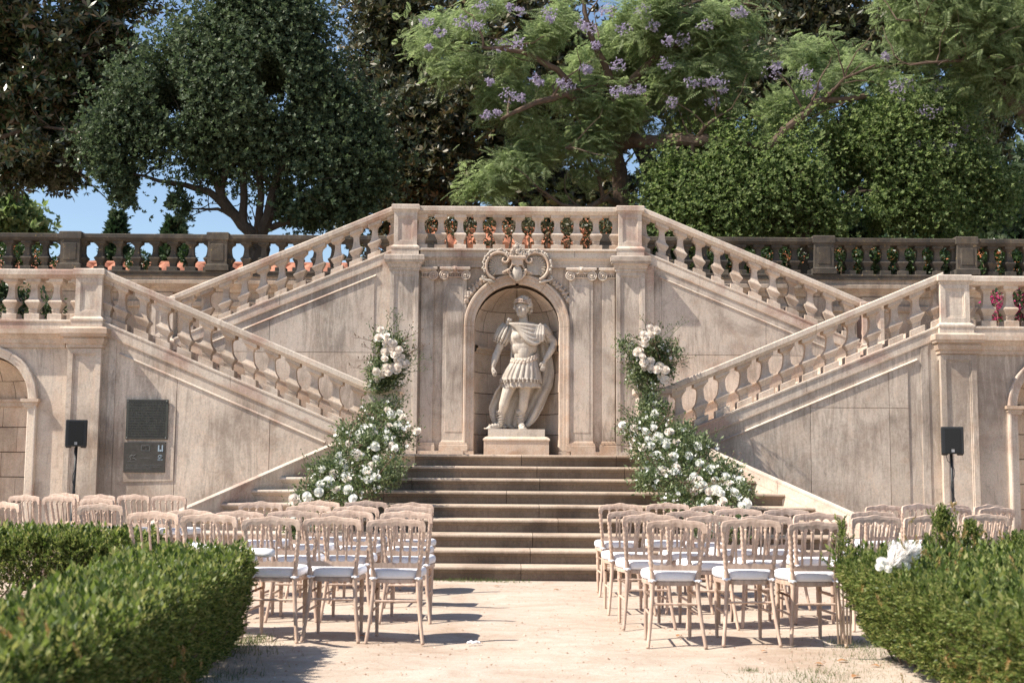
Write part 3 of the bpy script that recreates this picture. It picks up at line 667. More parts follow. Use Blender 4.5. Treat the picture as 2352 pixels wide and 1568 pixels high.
# crest over the arch
CY = WY-0.14
def shell(s):
    b = MB(); cx, cz = s*0.345-0.015, 4.42
    n = 26; v = []; f = []
    for i in range(n+1):
        a = R(-62+222*i/n); rr = 0.205 if i % 2 else 0.19; d = 0.0 if i % 2 else 0.028
        for q, (k, dd) in enumerate(((0.18, 0.035), (0.5, 0.02+d*0.5), (0.84, 0.01+d), (1.0, 0.02+d))):
            v.append((cx+s*(rr*k*math.cos(a)), CY+dd-0.015, cz+rr*k*math.sin(a)*1.05))
    for i in range(n):
        for q in range(3): f.append((i*4+q, i*4+q+1, (i+1)*4+q+1, (i+1)*4+q))
    b.add(v, f); b.box(*sorted((cx-0.16, cx+0.16)), CY+0.03, WY, cz-0.15, cz+0.17)
    return b.build('crest_shell', M['marble'], t)
def crest_scroll(s):
    b = MB(); cx, cz = s*0.345-0.015, 4.42; pts = []; rad = []
    for i in range(40):
        u = i/39; a = R(-68+ (180)*min(1, u*1.15)) if u < 0.72 else 0
        if u < 0.72:
            a = R(-72+205*(u/0.72)); pts.append((cx+s*0.245*math.cos(a), CY-0.02, cz+0.255*math.sin(a))); rad.append(0.027)
        else:
            w = (u-0.72)/0.28; a = R(133+300*w); rr = 0.085*(1-0.72*w); c0 = (cx+s*(0.245*math.cos(R(133))-0.085*math.cos(R(133))), cz+0.255*math.sin(R(133))-0.085*math.sin(R(133)))
            pts.append((c0[0]+s*rr*math.cos(a), CY-0.03, c0[1]+rr*math.sin(a))); rad.append(0.032*(1-0.5*w))
    b.tube(pts, rad, 8); b.tube([(p[0], p[1]+0.055, p[2]) for p in pts[:28]], [r*1.35 for r in rad[:28]], 8)
    # inner curl hanging from the centre towards the shield
    pts = []; rad = []
    for i in range(18):
        w = i/17; pts.append((-0.015+s*(0.13-0.05*math.sin(w*3.1)+0.03*w), CY-0.03, 4.60-0.26*w)); rad.append(0.022-0.006*w)
    b.tube(pts, rad, 8); b.ball((-0.015+s*0.165, CY-0.05, 4.34), 0.032, 8, 6)
    b.ball((-0.015+s*0.125, CY-0.05, 4.60), 0.028, 8, 6)
    pts = [(-0.015+s*x, CY-0.02, z) for x, z in ((0.27, 4.30), (0.20, 4.335), (0.15, 4.29), (0.12, 4.23), (0.07, 4.18), (0.03, 4.16))]; b.tube(pts, [0.02, 0.028, 0.026, 0.024, 0.02, 0.015], 8)
    for k in range(4): b.ball((-0.015+s*(0.26-0.04*k), CY-0.03, 4.30+0.02*math.sin(k)), 0.026, 7, 5)
    return b.build('crest_scroll', M['orange'], t, smooth=True)
def crest_leaves(s):
    b = MB(); cx, cz = s*0.345-0.015, 4.42; rr_ = random.Random(5+s)
    for i in range(24):
        a = R(-20+150*i/23); r_ = 0.29+rr_.uniform(-0.012, 0.018)
        b.ball((cx+s*r_*math.cos(a), CY-0.01+rr_.uniform(-0.02, 0.02), cz+r_*1.03*math.sin(a)), rr_.uniform(0.02, 0.033), 7, 5)
    pts = [(-0.015+s*x, CY, z) for x, z in ((0.42, 4.02+0.10), (0.50, 4.15), (0.60, 4.16), (0.66, 4.19), (0.655, 4.235), (0.62, 4.23))]; b.tube(pts, [0.03, 0.03, 0.024, 0.022, 0.02, 0.016], 8)
    return b.build('crest_leaves', M['marble'], t, smooth=True)
for s in (-1, 1): shell(s); crest_scroll(s); crest_leaves(s)
b = MB()
for i, (x, z, w) in enumerate(((0, 4.42, .085), (0, 4.36, .10), (0, 4.29, .105), (0, 4.22, .085), (0, 4.16, .05))): pass
b.ball((-0.015, CY-0.02, 4.29), 0.105, 16, 12, (0.92, 0.45, 1.5)); b.ball((-0.015, CY-0.055, 4.425), 0.035, 8, 6, (1, .8, .7))
for s in (-1, 1):
    for k in range(5): b.ball((-0.015+s*(0.115-0.004*k), CY-0.02, 4.40-0.05*k), 0.017, 6, 5)
b.build('crest_shield', M['marble'], t, smooth=True)
MB().stack(-0.015, CY+0.02, [(4.43, 0.085, 0.09),(4.44, 0.10, 0.10),(4.53, 0.105, 0.10),(4.545, 0.15, 0.12),(4.58, 0.16, 0.13),(4.60, 0.15, 0.12)]).build('crest_bracket', M['orange'], t)
b = MB(); rr_ = random.Random(9)
for i, (x, z, r_) in enumerate([(-.13,4.63,.05),(-.05,4.63,.055),(.05,4.64,.055),(.13,4.63,.05),(-.09,4.70,.05),(0,4.70,.06),(.09,4.70,.05),(-.03,4.77,.05),(.045,4.765,.045),(0,4.81,.04),(-.17,4.60,.035),(.17,4.60,.035),(-.21,4.63,.03),(.21,4.63,.03)]):
    b.ball((x-0.015, CY-0.02+rr_.uniform(-.02,.02), z), r_, 10, 7)
    for k in range(9):
        a = rr_.uniform(0, 6.28); e = rr_.uniform(-1, 1); b.ball((x-0.015+r_*0.85*math.cos(a)*math.cos(e), CY-0.03-r_*0.6, z+r_*0.85*math.sin(a)*math.cos(e)), r_*0.28, 5, 4)
b.build('crest_fruit', M['lime'], t, smooth=True)
for s in (-1, 1):
    b = MB(); rr_ = random.Random(20+s)
    for i in range(44):
        a = R(57-33*i/43); r_ = 0.915+0.025*math.sin(i*1.1)
        b.ball((-0.015+s*r_*math.cos(a), WY-0.035+rr_.uniform(-.01,.01), 3.43+r_*math.sin(a)+rr_.uniform(-.012,.012)), rr_.uniform(.018,.036), 6, 5, (1, .8, 1))
        if i % 3 == 0: b.ball((-0.015+s*(r_+.035)*math.cos(a), WY-0.035, 3.43+(r_+.035)*math.sin(a)), .02, 6, 4)
    b.build('garland', M['balu'], t, smooth=True)
for o_ in t.children:
    pass
for o_ in [x for x in bpy.data.objects if x.name.startswith('crest_')]:
    w0 = world_loc(t)
    for v_ in o_.data.vertices:
        v_.co.x = -0.015+(v_.co.x+w0.x+0.015)*0.84-w0.x; z_ = v_.co.z+w0.z; v_.co.z = 4.13+(z_-4.13)*0.86-w0.z; v_.co.y += 0.02
# piers either side of the niche wall, with newels on top
for s in (-1, 1):
    cx = s*1.795+(-0.01)
    t2 = thing('stone_pier', 'tall %s pier of the niche wall with a sunk panel and newel on top' % SIDE[s], 'pier', (cx, WY, 1.385), 'panelled stone piers')
    newel_parts(t2, cx, WY+0.10, 5.375, 4.69, 0.185, 0.185, 0.225, block=0.14)
    MB().stack(cx, WY+0.08, [(4.30, 0.23, 0.23),(4.305, 0.245, 0.245),(4.345, 0.245, 0.245),(4.35, 0.26, 0.26),(4.40, 0.27, 0.275),(4.42, 0.29, 0.295),(4.425, 0.305, 0.31),(4.455, 0.305, 0.31),(4.46, 0.32, 0.325),(4.53, 0.32, 0.325),(4.545, 0.30, 0.30),(4.555, 0.23, 0.23)]).build('cornice', M['grey'], t2)
    b = MB(); panel_shaft(b, cx, WY+0.08, 0.226, 0.226, 1.385, 4.30, 0.06, 0.02); b.build('shaft', M['grey'], t2)
    MB().box(*sorted((s*2.01, s*2.165)), WY-0.05, WY+0.2, 1.385, fu(2.1)-0.2).build('side_strip', M['lime'], t2)
# centre balustrade above the niche
t = thing('balcony_balustrade', 'level stone balustrade above the niche, roof and flowering creeper seen through it', 'balustrade', (0, WY+0.1, 4.664), 'level balustrades')
MB().sweep([(-1.62, 5.36), (1.62, 5.36)], cope_prof(WY+0.10)).build('coping', M['lime'], t)
for i in range(11): at_part('baluster', BM[(0, 'balu')], t, (-1.56+0.312*i, WY+0.10, 4.662), scale=(1, 1, 0.995))
MB().box(-1.6, 1.6, WY+0.28, 20.0, 4.3, 4.63).build('floor_slab', M['lime'], t)

# ------------------------------------------------------------------ upper terrace wall and balustrade
t = thing('terrace_wall', 'old stained retaining wall of the upper garden behind the stairs', 'wall', (0, BY, 0))
for a, c in ((-14, -1.9), (1.9, 14)):
    MB().box(a, c, BY+0.02, BY+0.3, 0.3, 4.5).build('wall_face', M['oldwall'], t)
    MB().sweep([(a, 0), (c, 0)], [(BY-0.14, 4.50),(BY-0.17, 4.52),(BY-0.17, 4.58),(BY-0.13, 4.60),(BY-0.13, 4.76),(BY+0.2, 4.76),(BY+0.2, 4.38),(BY-0.03, 4.38),(BY-0.06, 4.44),(BY-0.10, 4.46)]).build('cornice', M['oldwall'], t)
    MB().sweep([(a, 0), (c, 0)], [(BY-0.02, 4.10),(BY-0.04, 4.12),(BY-0.04, 4.20),(BY-0.02, 4.22),(BY+0.1, 4.22),(BY+0.1, 4.10)]).build('band_moulding', M['oldwall'], t)
for s in (-1, 1):
    for x in (3.4, 5.66, 6.6, 8.3, 10.9):
        MB().box(*sorted((s*(x-0.2), s*(x+0.2))), BY-0.05, BY+0.1, 3.13, 4.37).build('pilaster', M['oldwall'], t)
        MB().fielded([(s*(x-0.12), 3.3), (s*(x+0.12), 3.3), (s*(x+0.12), 3.95), (s*(x-0.12), 3.95)], BY-0.05, 0.012, 0.01).build('pilaster_panel', M['oldwall'], t)
    t2 = thing('terrace_balustrade', 'blackened balustrade of the upper terrace, %s' % ('left half, against open sky' if s < 0 else 'right half, in front of dark foliage'), 'balustrade', (s*6, BY, 4.76), 'terrace balustrades')
    posts = [1.62, 5.68 if s > 0 else 5.56, 8.33 if s > 0 else 8.29, 11.0, 13.6]
    zt = 5.445+(0.02 if s > 0 else 0.0)
    MB().sweep([(p, zt) for p in sorted((s*1.5, s*13.8))], cope_prof(BY, 0.17)).build('coping', M['old'], t2)
    MB().sweep([(p, zt-0.685) for p in sorted((s*1.5, s*13.8))], foot_prof(BY, 0.18, 0.10)).build('foot_course', M['old'], t2)
    for p in posts:
        b = MB(); b.stack(s*p, BY, [(zt-0.68, 0.22, 0.22), (zt-0.58, 0.22, 0.22), (zt-0.56, 0.18, 0.19), (zt-0.12, 0.18, 0.19), (zt-0.10, 0.205, 0.21), (zt+0.02, 0.205, 0.21), (zt+0.035, 0.19, 0.195)]); b.build('post', M['old'], t2)
        MB().fielded([(s*p-0.12, zt-0.50), (s*p+0.12, zt-0.50), (s*p+0.12, zt-0.18), (s*p-0.12, zt-0.18)], BY-0.19, 0.008, 0.008).build('post_panel', M['old'], t2)
    for a, c in zip(posts[:-1], posts[1:]):
        n_ = int(round((c-a-0.36)/0.325)); st_ = (c-a-0.36)/n_
        for i in range(n_+1): at_part('baluster', BM[(0, 'old')], t2, (s*(a+0.18+st_*i), BY, zt-0.685))
# ------------------------------------------------------------------ statue
def remeshed(b, name, mat, parent, voxel=0.014, smooth_it=2, sub=0):
    me = b.mesh(name); tmp = bpy.data.objects.new('tmp', me); COL.objects.link(tmp)
    m = tmp.modifiers.new('r', 'REMESH'); m.mode = 'VOXEL'; m.voxel_size = voxel; m.use_smooth_shade = True
    s = tmp.modifiers.new('s', 'SMOOTH'); s.factor = 0.5; s.iterations = smooth_it
    dg = bpy.context.evaluated_depsgraph_get(); ev = tmp.evaluated_get(dg); out = bpy.data.meshes.new_from_object(ev)
    bpy.data.objects.remove(tmp); out.name = name; out.materials.clear(); out.materials.append(mat)
    out.polygons.foreach_set('use_smooth', [True]*len(out.polygons))
    out.transform(Matrix.Translation(-world_loc(parent)))
    return link(name, out, parent)
def limb(b, pts, seg=12):
    """tapered limb through [(x,y,z,r)] with rounded joints"""
    P = []; 
    for i in range(len(pts)-1):
        a, c = pts[i], pts[i+1]
        for k in range(4):
            u = k/4; P.append([a[j]+(c[j]-a[j])*u for j in range(4)])
    P.append(list(pts[-1]))
    b.tube([p[:3] for p in P], [p[3] for p in P], seg)
    for p in pts: b.ball(p[:3], p[3]*0.99, seg, 8)
SX, SY, SZ = 0.0, 19.42, 1.80
S_ = thing('emperor_statue', 'pale marble statue of a laurel-crowned man in pleated skirt and cloak inside the niche', 'statue', (SX, SY, SZ))
def q(x, y, z, r): return (SX+x, SY+y, z, r)
b = MB()
# legs: bare, weight on the right-hand one
limb(b, [q(-.06,.02,2.62,.125), q(-.115,-.02,2.50,.112), q(-.165,-.05,2.36,.088), q(-.19,-.06,2.28,.080), q(-.215,-.04,2.18,.080), q(-.245,-.01,2.05,.055), q(-.262,0,1.94,.048), q(-.275,.0,1.885,.052)])
limb(b, [q(-.275,.02,1.85,.045), q(-.335,-.05,1.845,.046), q(-.40,-.10,1.832,.038), q(-.445,-.125,1.825,.026)])
limb(b, [q(.12,.02,2.62,.125), q(.125,.0,2.48,.108), q(.115,-.02,2.34,.083), q(.105,-.02,2.27,.076), q(.095,.01,2.17,.078), q(.065,.03,2.04,.052), q(.055,.03,1.93,.047), q(.06,.02,1.88,.05)])
limb(b, [q(.06,.03,1.85,.046), q(.07,-.06,1.845,.048), q(.09,-.14,1.83,.042), q(.10,-.18,1.825,.03)])
# torso
for x, y, z, r, sc in ((.09,.02,2.72,.19,(1.0,.72,.8)), (.10,.02,2.86,.175,(1.0,.72,.8)), (.10,.02,2.98,.17,(1.0,.72,.9)), (.10,.02,3.12,.205,(1.06,.74,.9)), (.10,.02,3.26,.235,(1.08,.70,.85)), (.10,.03,3.38,.225,(1.14,.62,.62))):
    b.ball((SX+x, SY+y, z), r, 16, 12, sc)
b.ball((SX+.01, SY-.10, 3.27), .085, 12, 8, (1.1,.55,.8)); b.ball((SX+.19, SY-.10, 3.27), .085, 12, 8, (1.1,.55,.8))
b.ball((SX+.10, SY-.10, 3.02), .10, 12, 8, (.9,.35,1.3))
# shoulders, neck, head turned to the left of the picture
limb(b, [q(-.13,.03,3.42,.085), q(.10,.04,3.46,.085), q(.33,.03,3.40,.088)])
limb(b, [q(.10,.03,3.45,.085), q(.085,.01,3.60,.066)])
hx, hy, hz = SX+.075, SY-.02, 3.725
HR = Matrix.Rotation(R(-24), 3, 'Z') @ Matrix.Rotation(R(4), 3, 'Y')
def H(x, y, z): w = HR @ (Vector((x, y, z))*1.02); return (hx+w.x, hy+w.y, hz+w.z)
b.ball(H(0,.015,.03), .120, 18, 14, (.90,1.06,1.08), HR); b.ball(H(0,-.035,-.055), .088, 16, 12, (.92,.95,1.05), HR)
b.ball(H(0,-.085,-.105), .036, 10, 8, (1,.8,.8), HR)                                  # chin
b.tube([H(0,-.105,.035), H(0,-.125,.0), H(0,-.143,-.028)], [.013,.016,.021], 8); b.ball(H(0,-.135,-.03), .020, 8, 6)   # nose
for s in (-1, 1):
    b.ball(H(s*.045,-.098,.05), .028, 10, 6, (1.25,.5,.38), HR)                        # brows
    b.ball(H(s*.052,-.078,-.03), .038, 10, 8, (.9,.7,.9), HR)                          # cheeks
    b.ball(H(s*.104,.0,-.005), .026, 8, 8, (.4,.8,1.3), HR)                            # ears
b.ball(H(0,-.118,-.063), .021, 10, 6, (1.3,.55,.42), HR); b.ball(H(0,-.114,-.080), .020, 10, 6, (1.1,.55,.45), HR)
# arms
limb(b, [q(-.16,.03,3.42,.085), q(-.20,.04,3.33,.082), q(-.255,.04,3.20,.070), q(-.315,.03,3.05,.058), q(-.345,.01,2.98,.060), q(-.372,-.03,2.88,.052), q(-.388,-.06,2.80,.038)])
limb(b, [q(.34,.03,3.40,.088), q(.43,.04,3.34,.085), q(.53,.04,3.25,.076), q(.585,.02,3.19,.068), q(.565,-.02,3.11,.064), q(.50,-.06,3.00,.052), q(.445,-.08,2.91,.038)])
# hands
b.ball((SX-.385, SY-.07, 2.74), .046, 12, 8, (.75,1,1.15))
for i in range(4):
    y = SY-.105+.024*i; L = (.9, 1.0, .96, .82)[i]
    limb(b, [(SX-.395,y,2.715,.0135), (SX-.392,y-.004,2.67,.0130), (SX-.362,y-.006,2.645,.012), (SX-.335,y-.004,2.662+.008*(1-L),.0105)], 7)
limb(b, [(SX-.372,SY-.105,2.745,.016), (SX-.345,SY-.125,2.71,.0135), (SX-.328,SY-.12,2.685,.011)], 7)
b.ball((SX+.425, SY-.08, 2.85), .043, 12, 8, (.8,.9,1.2))
for i in range(4):
    limb(b, [(SX+.445-.019*i,SY-.07,2.83,.0135), (SX+.440-.021*i,SY-.088,2.78,.0125), (SX+.425-.021*i,SY-.082,2.735-.006*(i in (1,2)),.0105)], 7)
limb(b, [(SX+.395,SY-.06,2.87,.0155), (SX+.365,SY-.085,2.84,.0130), (SX+.348,SY-.088,2.81,.0105)], 7)
remeshed(b, 'body', M['marble'], S_, 0.009, 2)
# toes and sandal straps
b = MB()
for fx, fy, dx, dy, hz_ in ((-.445,-.125,-.82,-.45,1.822), (.10,-.18,.12,-.9,1.822)):
    px, py = -dy, dx
    for i in range(5):
        o = (i-2)*.017; L = .03-.004*abs(i-1); b.tube([(SX+fx+px*o-dx*.01, SY+fy+py*o-dy*.01, hz_), (SX+fx+px*o+dx*L, SY+fy+py*o+dy*L, hz_-.006)], [.0125,.010], 7); b.ball((SX+fx+px*o+dx*L, SY+fy+py*o+dy*L, hz_-.006), .010, 7, 5)
b.build('toes', M['marble'], S_, smooth=True)
for fx, fy, tx, ty, ax, ay in ((-.275,.01,-.46,-.14,-.265,0), (.06,.03,.10,-.20,.056,.03)):
    b = MB(); 
    d = Vector((tx-fx, ty-fy, 0)); n_ = Vector((-d.y, d.x, 0)).normalized(); d.normalize()
    a = Vector((SX+fx, SY+fy, 1.806)); c = Vector((SX+tx, SY+ty, 1.806))
    b.hprism([((a-d*.05+n_*.045).x, (a-d*.05+n_*.045).y), ((a-d*.05-n_*.045).x, (a-d*.05-n_*.045).y), ((c+d*.04-n_*.055).x, (c+d*.04-n_*.055).y), ((c+d*.04+n_*.055).x, (c+d*.04+n_*.055).y)], 1.800, 1.817)
    for k in range(4):
        u = .25+.2*k; p0 = a.lerp(c, u); rr = .052-.008*k
        b.tube([p0+n_*rr*math.cos(w)+Vector((0,0,.035+ (rr+.012-.004*k)*math.sin(w))) for w in [math.pi*j/8 for j in range(9)]], .008, 6)
    for k in range(5):
        z = 1.90+.035*k; b.tube([(SX+ax+(.056+.004*k*(k>2))*math.cos(w), SY+ay+.056*math.sin(w), z+.012*math.sin(2*w+k)) for w in [2*math.pi*j/14 for j in range(15)]], .009, 6)
    for k in range(9):
        w = math.pi+math.pi*k/8; b.ball((SX+ax+.06*math.cos(w), SY+ay+.062*math.sin(w), 2.07+.012*(k%2)), .020, 6, 5, (.8,.8,1.2))
    b.build('sandal', M['marble'], S_, smooth=True)
# curls and laurel wreath
b = MB(); rr_ = random.Random(3)
for i in range(150):
    a = rr_.uniform(0, 2*math.pi); e = rr_.uniform(-.55, 1.5); x, y, z = math.cos(a)*math.cos(e), math.sin(a)*math.cos(e), math.sin(e)
    if y < -.45 and z < .52: continue
    if z < -.25 and y < .1: continue
    b.ball(H(x*.128, .02+y*.145, .035+z*.150), rr_.uniform(.026, .040), 7, 5)
b.build('hair', M['marble'], S_, smooth=True)
b = MB()
for i in range(34):
    a = -math.pi/2+2*math.pi*i/34; 
    for k in (-1, 1):
        b.ball(H(math.cos(a)*.135, .015+math.sin(a)*.145, .085+.035*math.sin(-a)+k*.018), .030, 6, 5, (.45,.9,.35), HR @ Matrix.Rotation(a+k*.5, 3, 'Z') @ Matrix.Rotation(k*.6, 3, 'X'))
b.build('laurel_wreath', M['lime'], S_, smooth=True)
# pleated skirt in two tiers
def skirt(name, rows, n=96, amp=0.016, pleats=22, ph=0.0, inner=0.02):
    v = []; f = []
    for j, (z, cx, rx, ry, am) in enumerate(rows):
        for i in range(n):
            a = 2*math.pi*i/n; w = 1+am*(abs(math.sin(a*pleats/2+ph))**0.6-0.5)*2
            zz = z+(0.012*math.sin(a*pleats+1) if j == len(rows)-1 else 0)
            v.append((SX+cx+rx*w*math.cos(a), SY+.02+ry*w*math.sin(a), zz))
    m_ = len(rows)
    for j in range(m_-1):
        for i in range(n): f.append((j*n+i, j*n+(i+1)%n, (j+1)*n+(i+1)%n, (j+1)*n+i))
    f.append(tuple(range(n))); f.append(tuple((m_-1)*n+i for i in range(n))[::-1])
    return MB().add(v, f).build(name, M['marble'], S_, smooth=False)
skirt('armour_skirt', [(2.93,.115,.185,.15,.01),(2.86,.105,.215,.175,.05),(2.76,.085,.26,.205,.075),(2.66,.065,.295,.225,.085),(2.585,.055,.315,.24,.09)])
skirt('under_tunic', [(2.70,.075,.24,.19,.02),(2.58,.06,.285,.215,.05),(2.50,.065,.30,.225,.06),(2.465,.07,.302,.228,.07)], pleats=14, ph=.7)
b = MB()
for i in range(30):
    a = 2*math.pi*i/30; b.ball((SX+.055+.325*math.cos(a), SY+.02+.25*math.sin(a), 2.585), .020, 6, 5, (.9,.9,1.3)); b.tube([(SX+.055+.325*math.cos(a), SY+.02+.25*math.sin(a), 2.58), (SX+.055+.33*math.cos(a), SY+.02+.255*math.sin(a), 2.535)], [.010,.016], 6)
b.build('skirt_fringe', M['marble'], S_, smooth=True)
# scale belt
b = MB()
for row, (dz, nn) in enumerate(((0, 22), (-.035, 22))):
    for i in range(nn):
        a = 2*math.pi*(i+.5*row)/nn
        x = SX+.105+(.20+.012*row)*math.cos(a); y = SY+.02+(.168+.012*row)*math.sin(a); z = 2.915+dz+.075*math.cos(a)*(1 if math.cos(a) > 0 else -.1)-.035*max(0, -math.sin(a))
        b.ball((x, y, z), .034, 9, 7, (.9,.5,.9), Matrix.Rotation(a+math.pi/2, 3, 'Z'))
b.build('scale_belt', M['lime'], S_, smooth=True)
# sleeve pleats
for s, (sx, sy, sz, tx, ty, tz) in ((-1, (-.16,.03,3.47,-.275,.04,3.21)), (1, (.36,.03,3.45,.46,.08,3.27))):
    b = MB(); A = Vector((SX+sx, SY+sy, sz)); B = Vector((SX+tx, SY+ty, tz)); d = (B-A).normalized(); u = d.cross(Vector((0,1,0))).normalized(); w_ = d.cross(u)
    for i in range(13):
        a = 2*math.pi*i/13; o = u*math.cos(a)+w_*math.sin(a)
        b.tube([A+o*.075, A.lerp(B,.4)+o*.105, A.lerp(B,.8)+o*.112, B+o*.108], [.022,.027,.025,.02], 6)
        b.ball(B+o*.108, .022, 6, 5); b.ball(B+d*.035+o*.10, .016, 6, 5)
    b.ball(A.lerp(B,.35), .095, 10, 8)
    b.build('sleeve', M['marble'], S_, smooth=True)
# cloak: knot, chest drape, hanging back
b = MB(); b.ball((SX-.145, SY-.07, 3.545), .035, 8, 6); b.ball((SX-.115, SY-.07, 3.535), .03, 8, 6); b.ball((SX-.165, SY-.06, 3.50), .032, 8, 6, (.8,.8,1.3)); b.build('shoulder_knot', M['marble'], S_, smooth=True)
b = MB()
for k in range(5):
    u = k/4
    A = Vector((SX-.14+.02*k, SY-.09, 3.48-.008*k)); Bp = Vector((SX+.38+.01*k, SY-.06, 3.44-.035*k)); sag = .02+.31*u**1.1
    pts = []
    for i in range(17):
        w = i/16; p = A.lerp(Bp, w); p.z -= sag*math.sin(math.pi*min(1, w*.92+.02))**1.1*(0.55+.75*w)*.62; p.y -= .075*math.sin(math.pi*w)+.02*u; pts.append(p)
    b.tube(pts, [.018+.022*math.sin(math.pi*i/16) for i in range(17)], 7)
for k in range(4): b.tube([(SX+.30+.035*k, SY-.10+.01*k, 3.46), (SX+.27+.045*k, SY-.14, 3.30), (SX+.24+.05*k, SY-.13, 3.13+.02*k)], [.028,.034,.022], 8)
b.tube([(SX+.33,SY-.07,3.46),(SX+.42,SY-.05,3.40),(SX+.50,SY+.0,3.33),(SX+.54,SY+.06,3.28)], [.05,.055,.05,.035], 9)
remeshed(b, 'chest_drape', M['marble'], S_, 0.008, 1)
v = []; f = []; nz, nx_ = 30, 70
rows_l = [(3.42,-.10),(3.2,-.10),(2.9,-.12),(2.6,-.22),(2.4,-.36),(2.15,-.46),(2.0,-.44),(1.87,-.38),(1.83,-.20)]
rows_r = [(3.42,.40),(3.2,.50),(2.9,.575),(2.7,.60),(2.5,.57),(2.35,.50),(2.15,.42),(1.95,.31),(1.83,.18)]
def ip(rows, z):
    zs_ = [r[0] for r in rows][::-1]; xs_ = [r[1] for r in rows][::-1]; return float(np.interp(z, zs_, xs_))
for j in range(nz+1):
    z = 3.42-(3.42-1.82)*j/nz; xl, xr = ip(rows_l, z), ip(rows_r, z)
    for i in range(nx_+1):
        u = i/nx_; x = xl+(xr-xl)*u
        fold = .030*math.sin(u*23+z*1.6)+.018*math.sin(u*41-z*3.1)
        y = .16-.10*(abs(u-.5)*2)**3+fold*(.4+.6*min(1, (3.42-z)/.8))+.02*math.sin(z*4+u*3)
        v.append((SX+x, SY+y, z+.02*math.sin(u*9)*(j == nz)))
for j in range(nz):
    for i in range(nx_): f.append((j*(nx_+1)+i, (j+1)*(nx_+1)+i, (j+1)*(nx_+1)+i+1, j*(nx_+1)+i+1))
o = MB().add(v, f).build('cloak', M['marble'], S_, smooth=True)
bm = bmesh.new(); bm.from_mesh(o.data); bmesh.ops.solidify(bm, geom=bm.faces[:], thickness=0.022); bm.to_mesh(o.data); bm.free()
# scroll in the hanging hand
MB().tube([(SX-.368, SY-.17, 2.685), (SX-.368, SY+.01, 2.69)], .022, 10).build('held_baton', M['marble'], S_, smooth=True)
PL = thing('statue_plinth', 'low moulded stone plinth under the marble statue', 'plinth', (0, 19.42, 1.385))
MB().stack(-0.01, 19.47, [(1.387,.51,.36),(1.612,.51,.36)]).build('plinth_block', M['orange'], PL)
MB().stack(-0.01, 19.47, [(1.614,.51,.36),(1.622,.525,.375),(1.64,.525,.375),(1.652,.515,.365),(1.672,.49,.34),(1.68,.47,.32),(1.684,.455,.31)]).build('plinth_moulding', M['orange'], PL)
MB().stack(-0.01, 19.47, [(1.686,.445,.30),(1.80,.445,.30)]).build('plinth_slab', M['marble'], PL)

# ------------------------------------------------------------------ chairs
def wood_mat(name, c1, c2, c3):
    m, n, l, b = newmat(name)
    tc = n.new('ShaderNodeTexCoord'); oi = n.new('ShaderNodeObjectInfo'); g = n.new('ShaderNodeNewGeometry')
    v = mapping(n, l, g.outputs['Position'], (26, 26, 5)); a = noise(n, l, v, 1.0, 6, 0.7, 0.8)
    r = ramp(n, [(0.28, c1), (0.5, c2), (0.72, c3)]); l.new(a.outputs[0], r.inputs[0])
    a2 = noise(n, l, g.outputs['Position'], 4, 3, 0.6); r2 = ramp(n, [(0.35, (.88,.86,.84)), (0.65, (1.08,1.07,1.06))]); l.new(a2.outputs[0], r2.inputs[0])
    c = mix(n, l, 1.0, r.outputs[0], r2.outputs[0], 'MULTIPLY')
    r3 = ramp(n, [(0, (.84,.84,.85)), (1, (1.1,1.08,1.06))]); l.new(oi.outputs['Random'], r3.inputs[0]); c = mix(n, l, 1.0, c, r3.outputs[0], 'MULTIPLY'); l.new(c, b.inputs['Base Color'])
    b.inputs['Roughness'].default_value = 0.5; b.inputs['Specular IOR Level'].default_value = 0.35
    return m
M['wood'] = wood_mat('limewashed_pinkish_wood', (0.38, 0.27, 0.21), (0.56, 0.425, 0.34), (0.67, 0.53, 0.435))
M['cush'] = plain('white_seat_pad_cloth', (0.80, 0.80, 0.83), 0.8, 0.05, 40, 0.2, 0.2)
def prism_mesh(poly_fn, t, n=40):
    pass
